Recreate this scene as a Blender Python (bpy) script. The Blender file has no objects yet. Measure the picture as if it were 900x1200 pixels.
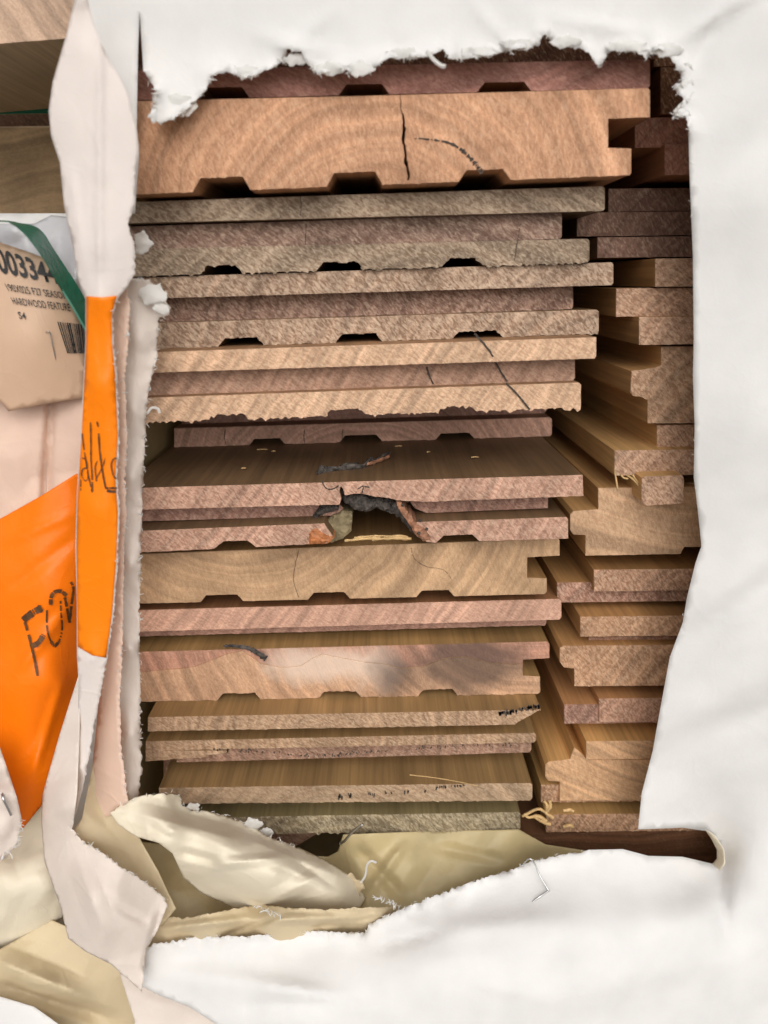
import bpy, bmesh, math, random
import numpy as np
from mathutils import Vector, Matrix, noise as mnoise
from mathutils.geometry import delaunay_2d_cdt, tessellate_polygon

random.seed(7); np.random.seed(7)
sc = bpy.context.scene
COL = sc.collection

# ------------------------------------------------------------------ camera
PITCH = math.radians(16.7); ROLL = math.radians(1.7); CAMD = 0.30
F = 900.0
fwd = np.array([0, math.cos(PITCH), -math.sin(PITCH)])
r0 = np.array([1.0, 0, 0]); u0 = np.cross(r0, fwd)
RIGHT = math.cos(ROLL) * r0 - math.sin(ROLL) * u0
UP = math.sin(ROLL) * r0 + math.cos(ROLL) * u0
CAM = np.array([0.0, -CAMD, 0.0])
cd = bpy.data.cameras.new('camera'); cam = bpy.data.objects.new('camera', cd); COL.objects.link(cam)
M = Matrix(((RIGHT[0], UP[0], -fwd[0], CAM[0]), (RIGHT[1], UP[1], -fwd[1], CAM[1]), (RIGHT[2], UP[2], -fwd[2], CAM[2]), (0, 0, 0, 1)))
cam.matrix_world = M
cd.sensor_fit = 'VERTICAL'; cd.sensor_height = 36.0; cd.lens = 27.0
cd.clip_start = 0.01; cd.clip_end = 50
cd.dof.use_dof = True; cd.dof.focus_distance = 0.31; cd.dof.aperture_fstop = 9.0
sc.camera = cam

# ------------------------------------------------------------------ light
SUN_EL, SUN_AZ = math.radians(33), math.radians(174)   # azimuth from +Y clockwise: light comes over the photographer's right shoulder
w = bpy.data.worlds.new('World'); sc.world = w; w.use_nodes = True
nt = w.node_tree; nt.nodes.clear()
sky = nt.nodes.new('ShaderNodeTexSky'); sky.sky_type = 'NISHITA'; sky.sun_disc = False
sky.sun_elevation = SUN_EL; sky.sun_rotation = SUN_AZ; sky.dust_density = 4.0; sky.air_density = 1.0; sky.ozone_density = 0.6
hs = nt.nodes.new('ShaderNodeHueSaturation'); hs.inputs['Saturation'].default_value = 0.16
bg = nt.nodes.new('ShaderNodeBackground'); bg.inputs['Strength'].default_value = 0.11
wo = nt.nodes.new('ShaderNodeOutputWorld')
nt.links.new(sky.outputs[0], hs.inputs['Color']); nt.links.new(hs.outputs[0], bg.inputs[0]); nt.links.new(bg.outputs[0], wo.inputs[0])
sd = bpy.data.lights.new('sun', 'SUN'); sd.energy = 1.5; sd.angle = math.radians(75); sd.color = (1.0, 0.96, 0.9)
sun = bpy.data.objects.new('sun', sd); COL.objects.link(sun)
sdir = Vector((math.sin(SUN_AZ) * math.cos(SUN_EL), math.cos(SUN_AZ) * math.cos(SUN_EL), math.sin(SUN_EL)))
sun.rotation_euler = sdir.to_track_quat('Z', 'Y').to_euler()
sc.view_settings.view_transform = 'Standard'; sc.view_settings.look = 'None'
sc.view_settings.exposure = -0.04; sc.view_settings.gamma = 1.0; sc.view_settings.use_curve_mapping = False

# ------------------------------------------------------------------ helpers
def U(px, py, Y):
    """point of the upright plane at depth Y seen at photo position (px, py) of 900x1200"""
    d = fwd + RIGHT * ((px - 450) / F) + UP * ((600 - py) / F)
    t = (Y - CAM[1]) / d[1]
    return CAM + d * t
def UZ(px, py, Z):
    d = fwd + RIGHT * ((px - 450) / F) + UP * ((600 - py) / F)
    return CAM + d * ((Z - CAM[2]) / d[2])
def lin(r, g, b, k=1.0):
    def c(v):
        v /= 255.0
        return v / 12.92 if v <= .04045 else ((v + .055) / 1.055) ** 2.4
    return (c(r) * k, c(g) * k, c(b) * k)
def fr(x, y=0.0, z=0.0, o=3):
    return mnoise.fractal(Vector((x, y, z)), 1.0, 2.0, o)

def link(name, me, mats, parent=None):
    o = bpy.data.objects.new(name, me); COL.objects.link(o)
    for m in mats: me.materials.append(m)
    if parent is not None: o.parent = parent
    return o
def tag(o, label=None, cat=None, group=None, kind=None):
    if label: o['label'] = label
    if cat: o['category'] = cat
    if group: o['group'] = group
    if kind: o['kind'] = kind
    return o
def empty(name, loc, label, cat, group=None):
    o = bpy.data.objects.new(name, None); COL.objects.link(o); o.location = loc; o.empty_display_size = .02
    bpy.context.view_layer.update()
    return tag(o, label, cat, group)
def keep(o, parent):
    o.parent = parent; o.matrix_parent_inverse = Matrix.Translation(parent.location).inverted()
    return o
def mesh_from(verts, faces, smooth=False):
    me = bpy.data.meshes.new('m'); me.from_pydata([tuple(v) for v in verts], [], faces); me.update()
    if smooth: me.polygons.foreach_set('use_smooth', [True] * len(me.polygons))
    return me

# ------------------------------------------------------------------ materials
def nodes(name):
    m = bpy.data.materials.new(name); m.use_nodes = True
    t = m.node_tree; b = t.nodes['Principled BSDF']
    return m, t, b
class NT:
    def __init__(s, t): s.t = t
    def n(s, typ, **kw):
        x = s.t.nodes.new(typ)
        for k, v in kw.items():
            if k.startswith('i_'):
                key = k[2:]; key = int(key) if key.isdigit() else key
                x.inputs[key].default_value = v
            else: setattr(x, k, v)
        return x
    def l(s, a, b): s.t.links.new(a, b)
    def math(s, op, a, b=None, c=None):
        x = s.n('ShaderNodeMath', operation=op)
        for i, v in enumerate((a, b, c)):
            if v is None: continue
            if isinstance(v, (int, float)): x.inputs[i].default_value = v
            else: s.l(v, x.inputs[i])
        return x.outputs[0]
    def vmath(s, op, a, b=None):
        x = s.n('ShaderNodeVectorMath', operation=op)
        for i, v in enumerate((a, b)):
            if v is None: continue
            if isinstance(v, (tuple, list)): x.inputs[i].default_value = v
            else: s.l(v, x.inputs[i])
        return x.outputs['Value'] if op in ('LENGTH', 'DOT_PRODUCT') else x.outputs[0]
    def attr(s, nm): return s.n('ShaderNodeAttribute', attribute_type='OBJECT', attribute_name=nm)
    def noise(s, vec, scale, detail=2, rough=.5, dist=0):
        x = s.n('ShaderNodeTexNoise'); x.inputs['Scale'].default_value = scale; x.inputs['Detail'].default_value = detail
        x.inputs['Roughness'].default_value = rough; x.inputs['Distortion'].default_value = dist
        s.l(vec, x.inputs['Vector']); return x.outputs['Fac']
    def ramp(s, fac, a, b, lo, hi):
        x = s.n('ShaderNodeMapRange'); x.inputs['From Min'].default_value = a; x.inputs['From Max'].default_value = b
        x.inputs['To Min'].default_value = lo; x.inputs['To Max'].default_value = hi
        s.l(fac, x.inputs['Value']); return x.outputs[0]
    def mul(s, col, fac):
        x = s.n('ShaderNodeMix', data_type='RGBA', blend_type='MULTIPLY'); x.inputs[0].default_value = 1
        s.l(col, x.inputs[6]); s.l(fac, x.inputs[7]); return x.outputs[2]
    def mix(s, fac, a, b):
        x = s.n('ShaderNodeMix', data_type='RGBA')
        for i, v in ((0, fac), (6, a), (7, b)):
            if isinstance(v, (int, float)): x.inputs[i].default_value = v
            elif isinstance(v, tuple): x.inputs[i].default_value = v
            else: s.l(v, x.inputs[i])
        return x.outputs[2]

def wood_end(name='sawn_end_grain', key='tone'):
    m, t, b = nodes(name); g = NT(t)
    tc = g.n('ShaderNodeTexCoord').outputs['Object']
    tone = g.attr(key).outputs['Color']; seed = g.attr('seed').outputs['Vector']
    pith = g.attr('pith').outputs['Vector']; ang = g.attr('grain').outputs['Fac']; contrast = g.attr('rough').outputs['Fac']
    p = g.vmath('SUBTRACT', tc, pith)
    p = g.vmath('MULTIPLY', p, (1, .05, 1))
    wv = g.n('ShaderNodeTexNoise'); wv.inputs['Scale'].default_value = 30; wv.inputs['Detail'].default_value = 2
    g.l(g.vmath('ADD', tc, seed), wv.inputs['Vector'])
    d = g.vmath('LENGTH', p)
    d = g.math('ADD', d, g.math('MULTIPLY', wv.outputs['Fac'], .010))
    rn = g.n('ShaderNodeTexNoise', noise_dimensions='1D'); g.l(g.attr('rings').outputs['Fac'], rn.inputs['Scale']); rn.inputs['Detail'].default_value = 5; rn.inputs['Roughness'].default_value = .62
    g.l(d, rn.inputs['W']); ring = rn.outputs['Fac']
    # open pores / sawn fibre tufts: short dashes lying along the grain angle
    rot = g.n('ShaderNodeVectorRotate', rotation_type='Y_AXIS'); g.l(tc, rot.inputs['Vector']); g.l(ang, rot.inputs['Angle'])
    q = g.vmath('ADD', g.vmath('MULTIPLY', rot.outputs[0], (1250, 200, 480)), g.vmath('MULTIPLY', seed, (100, 100, 100)))
    pore = g.noise(q, 1.0, 2, .55, .6)
    fine = g.noise(g.vmath('MULTIPLY', rot.outputs[0], (3600, 400, 1700)), 1.0, 1)
    patch = g.noise(g.vmath('ADD', tc, seed), 45, 3)
    c = g.mul(tone, g.ramp(ring, .3, .7, .70, 1.17))
    dark = g.ramp(pore, .36, .56, 1, 0)
    c = g.mix(g.math('MULTIPLY', dark, g.math('MULTIPLY', contrast, .62)), c, g.mul(c, g.mix(.0, (.42, .33, .27, 1), (0, 0, 0, 1))))
    lite = g.ramp(pore, .55, .72, 0, 1)
    c = g.mix(g.math('MULTIPLY', lite, g.math('MULTIPLY', contrast, .32)), c, (.72, .58, .42, 1))
    c = g.mul(c, g.ramp(patch, .25, .75, .78, 1.2))
    c = g.mul(c, g.ramp(fine, .25, .75, .85, 1.12))
    # two blotches per board (whitish oxidised patch, dark smear), each with a place and radius of its own
    for nm, col in (('pale_spot', (.74, .58, .47, 1)), ('dark_spot', (.10, .068, .055, 1))):
        at = g.attr(nm); sx = g.n('ShaderNodeSeparateXYZ'); g.l(at.outputs['Vector'], sx.inputs[0])
        pos = g.n('ShaderNodeCombineXYZ'); g.l(sx.outputs[0], pos.inputs[0]); g.l(sx.outputs[1], pos.inputs[2])
        dv = g.vmath('MULTIPLY', g.vmath('SUBTRACT', tc, pos.outputs[0]), (.55, 0, 1.5))
        dd = g.math('ADD', g.vmath('LENGTH', dv), g.math('MULTIPLY', g.math('SUBTRACT', patch, .5), .034))
        k = g.ramp(g.math('SUBTRACT', sx.outputs[2], dd), -.002, .010, 0, .75)
        c = g.mix(k, c, col)
    g.l(c, b.inputs['Base Color']); b.inputs['Roughness'].default_value = .82
    b.inputs['Specular IOR Level'].default_value = .22
    h = g.math('ADD', g.math('MULTIPLY', pore, contrast), g.math('MULTIPLY', fine, .35))
    bp = g.n('ShaderNodeBump'); bp.inputs['Strength'].default_value = .75; bp.inputs['Distance'].default_value = .0005
    g.l(h, bp.inputs['Height']); g.l(bp.outputs[0], b.inputs['Normal'])
    return m
def wood_side():
    m, t, b = nodes('planed_long_grain'); g = NT(t)
    tc = g.n('ShaderNodeTexCoord').outputs['Object']
    tone = g.attr('side').outputs['Color']; seed = g.attr('seed').outputs['Vector']
    p = g.vmath('ADD', tc, seed)
    s1 = g.noise(g.vmath('MULTIPLY', p, (700, 14, 700)), 1, 3, .6)
    s2 = g.noise(g.vmath('MULTIPLY', p, (110, 5, 110)), 1, 3, .6, .8)
    s3 = g.noise(g.vmath('MULTIPLY', p, (30, 18, 30)), 1, 2)
    c = g.mul(tone, g.ramp(s1, .25, .75, .76, 1.18))
    c = g.mul(c, g.ramp(s2, .25, .75, .76, 1.2))
    c = g.mul(c, g.ramp(s3, .3, .7, .8, 1.15))
    g.l(c, b.inputs['Base Color']); b.inputs['Roughness'].default_value = .55; b.inputs['Specular IOR Level'].default_value = .3
    bp = g.n('ShaderNodeBump'); bp.inputs['Strength'].default_value = .4; bp.inputs['Distance'].default_value = .0002
    g.l(s1, bp.inputs['Height']); g.l(bp.outputs[0], b.inputs['Normal'])
    return m
END, SIDE, GROOVE_SHADE_LIP = wood_end(), wood_side(), wood_end('groove_shade_lip_end', 'groove_lip_tone')  # third one: groove shade put into a mauve tone, also a reddish lip

def paper(name, col, rough=.5, trans=.22, tcol=None, spec=.35, mott=.06, crease=1.0):
    m, t, b = nodes(name); g = NT(t)
    geo = g.n('ShaderNodeTexCoord').outputs['Object']
    n1 = g.noise(geo, 60, 3); n2 = g.noise(geo, 900, 2)
    c = g.mul(g.n('ShaderNodeRGB').outputs[0], g.ramp(n1, .3, .7, 1 - mott, 1 + mott * .5))
    for nd in t.nodes:
        if nd.type == 'RGB': nd.outputs[0].default_value = (*col, 1)
    g.l(c, b.inputs['Base Color']); b.inputs['Roughness'].default_value = rough; b.inputs['Specular IOR Level'].default_value = spec
    bp = g.n('ShaderNodeBump'); bp.inputs['Strength'].default_value = .25; bp.inputs['Distance'].default_value = .0002
    cr = g.math('ABSOLUTE', g.math('SUBTRACT', g.noise(geo, 26, 2, .5, .8), .5)); cr2 = g.math('ABSOLUTE', g.math('SUBTRACT', g.noise(geo, 75, 1, .5, 1.0), .5))
    h = g.math('ADD', g.math('ADD', n2, g.math('MULTIPLY', n1, 2.0)), g.math('ADD', g.math('MULTIPLY', g.ramp(cr, 0, .05, 1, 0), 2.2 * crease), g.math('MULTIPLY', g.ramp(cr2, 0, .05, 1, 0), .8 * crease))); g.l(h, bp.inputs['Height']); g.l(bp.outputs[0], b.inputs['Normal'])
    if trans > 0:
        tr = g.n('ShaderNodeBsdfTranslucent'); tr.inputs[0].default_value = (*(tcol or col), 1)
        mx = g.n('ShaderNodeMixShader'); mx.inputs[0].default_value = trans
        out = [n for n in t.nodes if n.type == 'OUTPUT_MATERIAL'][0]
        g.l(b.outputs[0], mx.inputs[1]); g.l(tr.outputs[0], mx.inputs[2]); g.l(mx.outputs[0], out.inputs['Surface'])
    return m
WHITE = paper('white_wrap_paper', (.79, .782, .772), .6, .14, (.85, .78, .68), spec=.16, crease=.4)
WARM = paper('warm_white_wrap_paper', (.82, .74, .675), .58, .2, (.9, .68, .5), spec=.18)
BLUSH = paper('blush_white_wrap_paper', (.81, .74, .70), .6, .16, (.9, .7, .55), spec=.16)
CREAM = paper('creamy_wrap_paper', (.89, .82, .66), .5, .22, (.9, .78, .55), spec=.22)
LINING = paper('cream_wrap_lining', (.72, .60, .40), .5, .22, (.85, .68, .38))
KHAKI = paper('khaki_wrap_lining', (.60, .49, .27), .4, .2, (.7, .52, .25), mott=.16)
TORN = paper('torn_paper_fibre', (.88, .87, .85), .8, .5, (.9, .9, .88), mott=.02, spec=.08)
PEACH = paper('bounce_tinted_paper', (.86, .66, .54), .55, .25, (1, .6, .4), spec=.18)  # bounce from the orange panel put into the colour of white paper
ORANGE = paper('orange_print', (1.0, .24, .0), .4, .12, (1.0, .3, .02), mott=.03)
DEEP_ORANGE = paper('deep_orange_paper', (1.0, .205, .0), .42, .12, (1.0, .25, .02), mott=.03)
CARD = paper('label_card', (.66, .45, .31), .5, .15, (.9, .5, .25), mott=.05)  # tan card with the orange bounce put into its colour as well
FILM = paper('grey_plastic_film', (.62, .62, .64), .25, .25, spec=.5)
def plain(name, col, rough=.5, metal=0.0, spec=.5, mott=0.0, sc_=400):
    m, t, b = nodes(name); g = NT(t)
    b.inputs['Roughness'].default_value = rough; b.inputs['Metallic'].default_value = metal; b.inputs['Specular IOR Level'].default_value = spec
    n1 = g.noise(g.n('ShaderNodeTexCoord').outputs['Object'], sc_, 3)
    rgb = g.n('ShaderNodeRGB'); rgb.outputs[0].default_value = (*col, 1)
    g.l(g.mul(rgb.outputs[0], g.ramp(n1, .3, .7, 1 - mott, 1 + mott)), b.inputs['Base Color'])
    if mott:
        bp = g.n('ShaderNodeBump'); bp.inputs['Distance'].default_value = .0006; g.l(n1, bp.inputs['Height']); g.l(bp.outputs[0], b.inputs['Normal'])
    return m
INK = plain('black_ink', (.012, .012, .012), .6)
BROWN_INK = plain('worn_brown_ink', (.10, .035, .004), .6, mott=.5)
BARK = plain('charred_bark', (.075, .062, .054), .85, mott=.8, sc_=500)
STAIN = plain('black_stain', (.055, .04, .03), .8, mott=.5, sc_=900)
CHECK = plain('brown_check', (.13, .075, .045), .8, mott=.4, sc_=900)
STEEL = plain('staple_wire', (.55, .55, .55), .3, 1.0)
STRAP = plain('green_plastic_strap', (.02, .20, .125), .22, mott=.08)
STRAPEDGE = plain('pale_green_strap_edge', (.22, .66, .52), .3)
SPLINT = plain('pale_wood_splinter', (.55, .36, .16), .7, mott=.2)
OLIVE = plain('broken_olive_wood', (.22, .17, .09), .7, mott=.3)
REDPINK = plain('reddish_broken_wood', (.34, .16, .09), .75, mott=.5)
REDWOOD = plain('orange_sapwood', (.42, .15, .05), .6, mott=.3)

GROUND = plain('grey_concrete', (.30, .29, .275), .9, mott=.15, sc_=60)
go = link('ground', mesh_from([(-8, -8, -.40), (8, -8, -.40), (8, 8, -.40), (-8, 8, -.40)], [(0, 1, 2, 3)]), (GROUND,)); go['kind'] = 'structure'
# ------------------------------------------------------------------ boards
def resample(pts, step):
    out = []
    n = len(pts)
    for i in range(n):
        a = np.array(pts[i], float); b_ = np.array(pts[(i + 1) % n], float)
        k = max(1, int(np.linalg.norm(b_ - a) / step))
        for j in range(k): out.append(a + (b_ - a) * j / k)
    return out

def add_prism(bm, poly, Y, Yb, jag=0.3, fray=0.0, seed=0, clamp=None, bevel=.00022, step=2.2, fixed_plane=None, fm=0):
    """poly: outline in photo px on the upright plane; becomes a prism running straight back from Y to Yb"""
    pl = fixed_plane if fixed_plane is not None else Y
    pts = resample(poly, step); n = len(pts)
    area = sum(pts[i][0] * pts[(i + 1) % n][1] - pts[(i + 1) % n][0] * pts[i][1] for i in range(n))
    if area < 0: pts = pts[::-1]            # clockwise on screen (y down)
    front, full = [], []
    for i in range(n):
        p = pts[i]; tv = pts[(i + 1) % n] - pts[i - 1]; tl = np.linalg.norm(tv) + 1e-9
        nv = np.array([tv[1], -tv[0]]) / tl                     # outward normal on screen
        j = jag * fr(p[0] * .18, p[1] * .18, seed * 3.1)
        down = max(0.0, nv[1])
        if fray and down > .6:
            k = fr(p[0] * .21, seed * 1.7, 5.0, 4)
            j += fray * max(0.0, k + .1) * 2.0
        P = U(*(p + nv * j), pl); P0 = U(*(p + nv * jag * .25 * fr(p[0] * .06, p[1] * .06, seed)), pl)
        C = U(*(p - nv * 1.0), pl) - U(*p, pl); C = C / (np.linalg.norm(C) + 1e-12) * bevel
        f_ = np.array([P[0], Y, P[2]]) + np.array([C[0], 0, C[2]]) * (0 if fray and down > .6 else 1)
        g_ = np.array([P0[0], Y + bevel * 1.3, P0[2]])
        if clamp is not None:
            cz = clamp(f_[0]); f_[2] = min(f_[2], cz - .0002 - bevel); g_[2] = min(g_[2], cz - .0002)
        front.append(f_); full.append(g_)
    vf = [bm.verts.new(v) for v in front]; vm = [bm.verts.new(v) for v in full]
    vb = [bm.verts.new((v[0], Yb, v[2])) for v in full]
    for i in range(n):
        k = (i + 1) % n
        f1 = bm.faces.new((vf[i], vf[k], vm[k], vm[i])); f1.material_index = fm
        f2 = bm.faces.new((vm[i], vm[k], vb[k], vb[i])); f2.material_index = 1
    tris = tessellate_polygon([[Vector((v[0], v[2], 0)) for v in front]])
    for t in tris:
        try: bm.faces.new([vf[i] for i in t]).material_index = fm
        except ValueError: pass
    tris = tessellate_polygon([[Vector((v[0], v[2], 0)) for v in full]])
    for t in tris:
        try: bm.faces.new([vb[i] for i in t]).material_index = 0
        except ValueError: pass

def finish_board(bm, name, label, tone, side, pith=(0, 0, -.05), grain=.6, rough=1.0, group=None, cat='timber board', pale=(0, 0, -1), smear=(0, 0, -1), rings=None, groove_lip_tone=None):
    bmesh.ops.recalc_face_normals(bm, faces=bm.faces)
    vs = np.array([v.co for v in bm.verts]); mn = vs.min(0); mx = vs.max(0)
    org = Vector(((mn[0] + mx[0]) / 2, mn[1], (mn[2] + mx[2]) / 2))
    for v in bm.verts: v.co -= org
    me = bpy.data.meshes.new(name); bm.to_mesh(me); bm.free()
    o = link(name, me, (END, SIDE, GROOVE_SHADE_LIP)); o.location = org
    bpy.context.view_layer.update()
    o['tone'] = [*tone, 1.0]; o['side'] = [v * k for v, k in zip(side, (1.45, 1.45, 1.3) if name == 'tongued_board' else (1.36, 1.36, 1.24))] + [1.0]
    o['pith'] = [float(v) for v in pith]; o['grain'] = float(grain); o['rough'] = float(rough)
    o['pale_spot'] = [float(v) for v in pale]; o['dark_spot'] = [float(v) for v in smear]
    o['groove_lip_tone'] = [*(groove_lip_tone or [a * .5 + b * .5 for a, b in zip(tone, T(146, 100, 90))]), 1.0]  # default mauve holds the shade of the groove; the split board sets its own
    o['rings'] = float(rings if rings else random.choice((150, 210, 270, 340)))
    o['seed'] = [random.uniform(0, 5) for _ in range(3)]
    if label: tag(o, label, cat, group)
    return o

YB = .62
XL0 = 140
state = {'clamp': None}
def lay(top, bot, right, xl=XL0, rec=0.0, rel=None, jag=.5, fray=0.25, holes=None):
    """one ply of a left-hand board. top/bot = photo y at x=170 and at the right end; right = outline of the right end, top to bottom"""
    return dict(top=top, bot=bot, right=right, xl=xl, rec=rec, rel=rel or [], jag=jag, fray=fray)
def ply_poly(L):
    xr = L['right'][0][0]; xr2 = L['right'][-1][0]
    def yt(x): return L['top'][0] + (L['top'][1] - L['top'][0]) * (x - 170) / (xr - 170)
    def yb(x): return L['bot'][0] + (L['bot'][1] - L['bot'][0]) * (x - 170) / (xr2 - 170)
    pts = [(L['xl'], yt(L['xl']))]
    for c in L.get('slits', []): pts += c
    r = L['right']
    pts += [(r[0][0] - 2.5, r[0][1]), (r[0][0], r[0][1] + 2.5)] + [tuple(q) for q in r[1:-1]] + [(r[-1][0], r[-1][1] - 2.5), (r[-1][0] - 2.5, r[-1][1])]
    for (x0, x1, dp) in sorted(L['rel'], key=lambda q: -q[0]):
        s = min(9, dp * .85)
        pts += [(x1, yb(x1)), (x1 - s, yb(x1 - s) - dp), (x0 + s, yb(x0 + s) - dp), (x0, yb(x0))]
    pts += [(L['xl'], yb(L['xl']))]
    return pts, yt, yb
def lboard(label, Y, layers, tone, side, snap=True, custom=None, **kw):
    bm = bmesh.new(); bot = None
    for i, L in enumerate(layers):
        s = (1 + L['rec'] / (CAMD + Y))
        L['right'] = [((x - 450) * s + 450, (y - 330) * s + 330 if L['rec'] else y) for x, y in L['right']]
        if L['rec']:
            L['right'] = [(L['right'][0][0], L['top'][1])] + L['right'][1:-1] + [(L['right'][-1][0], L['bot'][1])]
        poly, yt, yb = ply_poly(L)
        add_prism(bm, poly, Y + L['rec'], YB, L['jag'], L['fray'], random.random() * 50, state['clamp'] if snap else None, fixed_plane=Y, bevel=.00022, fm=2 if L['rec'] >= .006 or L.get('groove_lip_tone') else 0)
        a, b_ = U(L['xl'], yb(L['xl']), Y), U(L['right'][-1][0], L['right'][-1][1], Y)
        bot = (a, b_)
    a, b_ = bot
    state['clamp'] = lambda x, a=a, b_=b_: a[2] + (b_[2] - a[2]) * (x - a[0]) / (b_[0] - a[0])
    return finish_board(bm, 'timber_board', label, tone, side, group='boards of the tall left-hand stack', **kw)

def T(r, g, b, k=1.14):
    c = lin(r, g, b, k); m = sum(c) / 3
    return tuple(m + (v - m) * .77 for v in c)
OL = T(128, 92, 48); DK = T(100, 66, 42); RB = T(120, 78, 52)

# board behind the torn top edge
lboard('dark brown board topmost in the stack, mostly hidden by torn paper', .022,
       [lay((16, 3), (84, 69), [(772, 3), (772, 69)])], T(120, 78, 52), T(105, 70, 45), pith=(0, 0, .1))
A = lboard('mauve board under the torn paper edge, above the thickest board', -.018,
       [lay((82, 69), (117, 103), [(762, 69), (762, 103)], xl=150, rel=[(232, 292, 13), (397, 456, 12.5), (559, 623, 11)], fray=.4)],
       T(182, 124, 108), T(118, 78, 52), pith=(-.02, 0, .25), grain=1.0, rough=.7)
LB = lay((118, 103), (227, 205), [(762, 103), (762, 137), (713, 139), (713, 173), (740, 174), (740, 205)], xl=150,
         rel=[(226, 293, 16), (383, 448, 16), (538, 598, 13)], fray=.5)
_ra = random.Random(4); _yy = np.linspace(111, 211, 26)
_cx = [np.interp(y, [111, 130, 150, 170, 190, 211], [469.5, 470.5, 474, 473, 476, 479]) + _ra.uniform(-1.1, 1.1) for y in _yy]
_cw = [np.interp(y, [111, 128, 150, 175, 195, 211], [.5, .9, 3.2, 2.6, 4.6, 2.0]) * _ra.uniform(.55, 1.25) for y in _yy]
LB['slits'] = [[(x - w_ / 2, y) for x, y, w_ in zip(_cx, _yy, _cw)] + [(x + w_ / 2, y) for x, y, w_ in list(zip(_cx, _yy, _cw))[::-1]]]
B = lboard('thickest board in the stack, orange tan with a vertical crack', -.024, [LB], T(198, 142, 98), T(150, 98, 56), pith=(-.005, 0, -.04), grain=.25, rough=.6, rings=150)
lboard('grey weathered board directly under the thickest orange tan board', -.012,
       [lay((236, 218), (261, 247), [(709, 218), (709, 247)], jag=.35, fray=.25),
        lay((263, 247), (291, 279), [(659, 247), (659, 279)], rec=.006),
        lay((291, 279), (323, 307), [(691, 279), (691, 307)], rec=.004, rel=[(231, 282, 10), (370, 426, 10), (519, 568, 10)], jag=.7, fray=1.8)],
       T(160, 136, 110), T(100, 76, 52), grain=.9, rough=1.1, pith=(.02, 0, -.09))
lboard('board with dark mauve groove, fourth from the top, greyish right end', -.006,
       [lay((325, 307), (350, 334), [(719, 307), (719, 334)], fray=.3),
        lay((350, 334), (379, 363), [(672, 334), (672, 363)], rec=.009, fray=1),
        lay((379, 363), (409, 391), [(702, 363), (702, 391)], rec=.001, rel=[(255, 309, 9.5), (393, 449, 9.5), (531, 590, 8)], jag=.7, fray=1.2)],
       T(178, 146, 118), T(120, 88, 55), grain=.75, rough=1.25, pith=(.1, 0, -.06))
E = lboard('light tan board crossed by a thin black diagonal stain near its right end', -.020,
       [lay((411, 392), (437, 420), [(699, 392), (699, 420)], fray=.2),
        lay((437, 420), (467, 449), [(674, 420), (674, 449)], rec=.008),
        lay((467, 449), (495, 478), [(681, 449), (681, 478)], rec=.0015, rel=[(240, 290, 6), (380, 428, 7), (513, 560, 6)], jag=.9, fray=2.3)],
       T(208, 164, 124), T(135, 95, 60), grain=.95, rough=.7, pith=(-.5, 0, .34), rings=300)
lboard('short recessed board set far back above the knotty board', .062,
       [lay((452, 440), (470, 455), [(649, 440), (649, 455)], xl=204),
        lay((470, 455), (503, 489), [(640, 455), (640, 489)], xl=206, rec=.012),
        lay((503, 489), (525, 511), [(647, 489), (647, 511)], xl=204, rel=[(292, 334, 7), (398, 448, 8), (511, 556, 7)], fray=.3)],
       T(196, 146, 120), T(120, 80, 55), grain=.6, rough=.6)
# ---- board with the knot hole
def knot_board():
    Y = -.014; bm = bmesh.new(); cl = state['clamp']
    add_prism(bm, [(XL0, 572), (170, 570), (683, 555), (684, 581), (520, 587), (500, 588), (470, 586.5), (452, 583), (440, 582), (428, 579), (418, 578), (404, 580), (401, 571), (399, 570), (398, 576), (400, 585), (398, 591), (170, 597), (XL0, 598)], Y, YB, .35, .4, 3, cl)
    s = 1 + .012 / (CAMD + Y)
    wpl = lambda pts: [((x - 450) * s + 450, y) for x, y in pts]
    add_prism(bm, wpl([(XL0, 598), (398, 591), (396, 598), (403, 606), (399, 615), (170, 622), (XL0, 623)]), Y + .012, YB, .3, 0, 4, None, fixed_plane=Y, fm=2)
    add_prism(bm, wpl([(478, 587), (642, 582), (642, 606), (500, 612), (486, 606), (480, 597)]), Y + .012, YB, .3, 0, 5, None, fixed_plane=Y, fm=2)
    add_prism(bm, [(XL0, 624), (170, 622), (380, 613.5), (384, 620), (390, 628), (386, 636), (300, 641), (290, 633), (262, 634), (251, 643), (170, 647), (XL0, 648)], Y + .001, YB, .3, .5, 6, None)
    add_prism(bm, [(489, 612), (664, 606), (666, 609), (666, 631), (562, 634), (553, 626), (520, 627.5), (511, 636), (500, 635), (490, 626), (484, 618)], Y + .001, YB, .3, .5, 7, None)
    add_prism(bm, [(398, 592), (480, 588), (488, 612), (492, 634), (380, 640), (398, 612)], Y + .055, YB, 1.2, 0, 8, None, fixed_plane=Y)
    a, b_ = U(170, 647, Y), U(665, 631, Y)
    state['clamp'] = lambda x, a=a, b_=b_: a[2] + (b_[2] - a[2]) * (x - a[0]) / (b_[0] - a[0])
    return finish_board(bm, 'timber_board', 'board with a dark bark lined knot hole in the middle of its end', T(192, 144, 116), T(104, 76, 48), pith=(-.6, 0, .4), grain=.8, rough=.9, rings=340, group='boards of the tall left-hand stack'), Y
G, GY = knot_board()
lboard('plain smooth board just below the knot hole, wide grain curves', 0,
       [lay((649, 631), (707, 696), [(656, 631), (656, 651), (618, 653), (618, 677), (641, 678), (641, 696)], rel=[(235, 285, 8), (361, 410, 8), (488, 532, 7.5)], jag=.2)],
       T(188, 146, 100), T(140, 100, 50), pith=(-.04, 0, .055), grain=.3, rough=.4)
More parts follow.
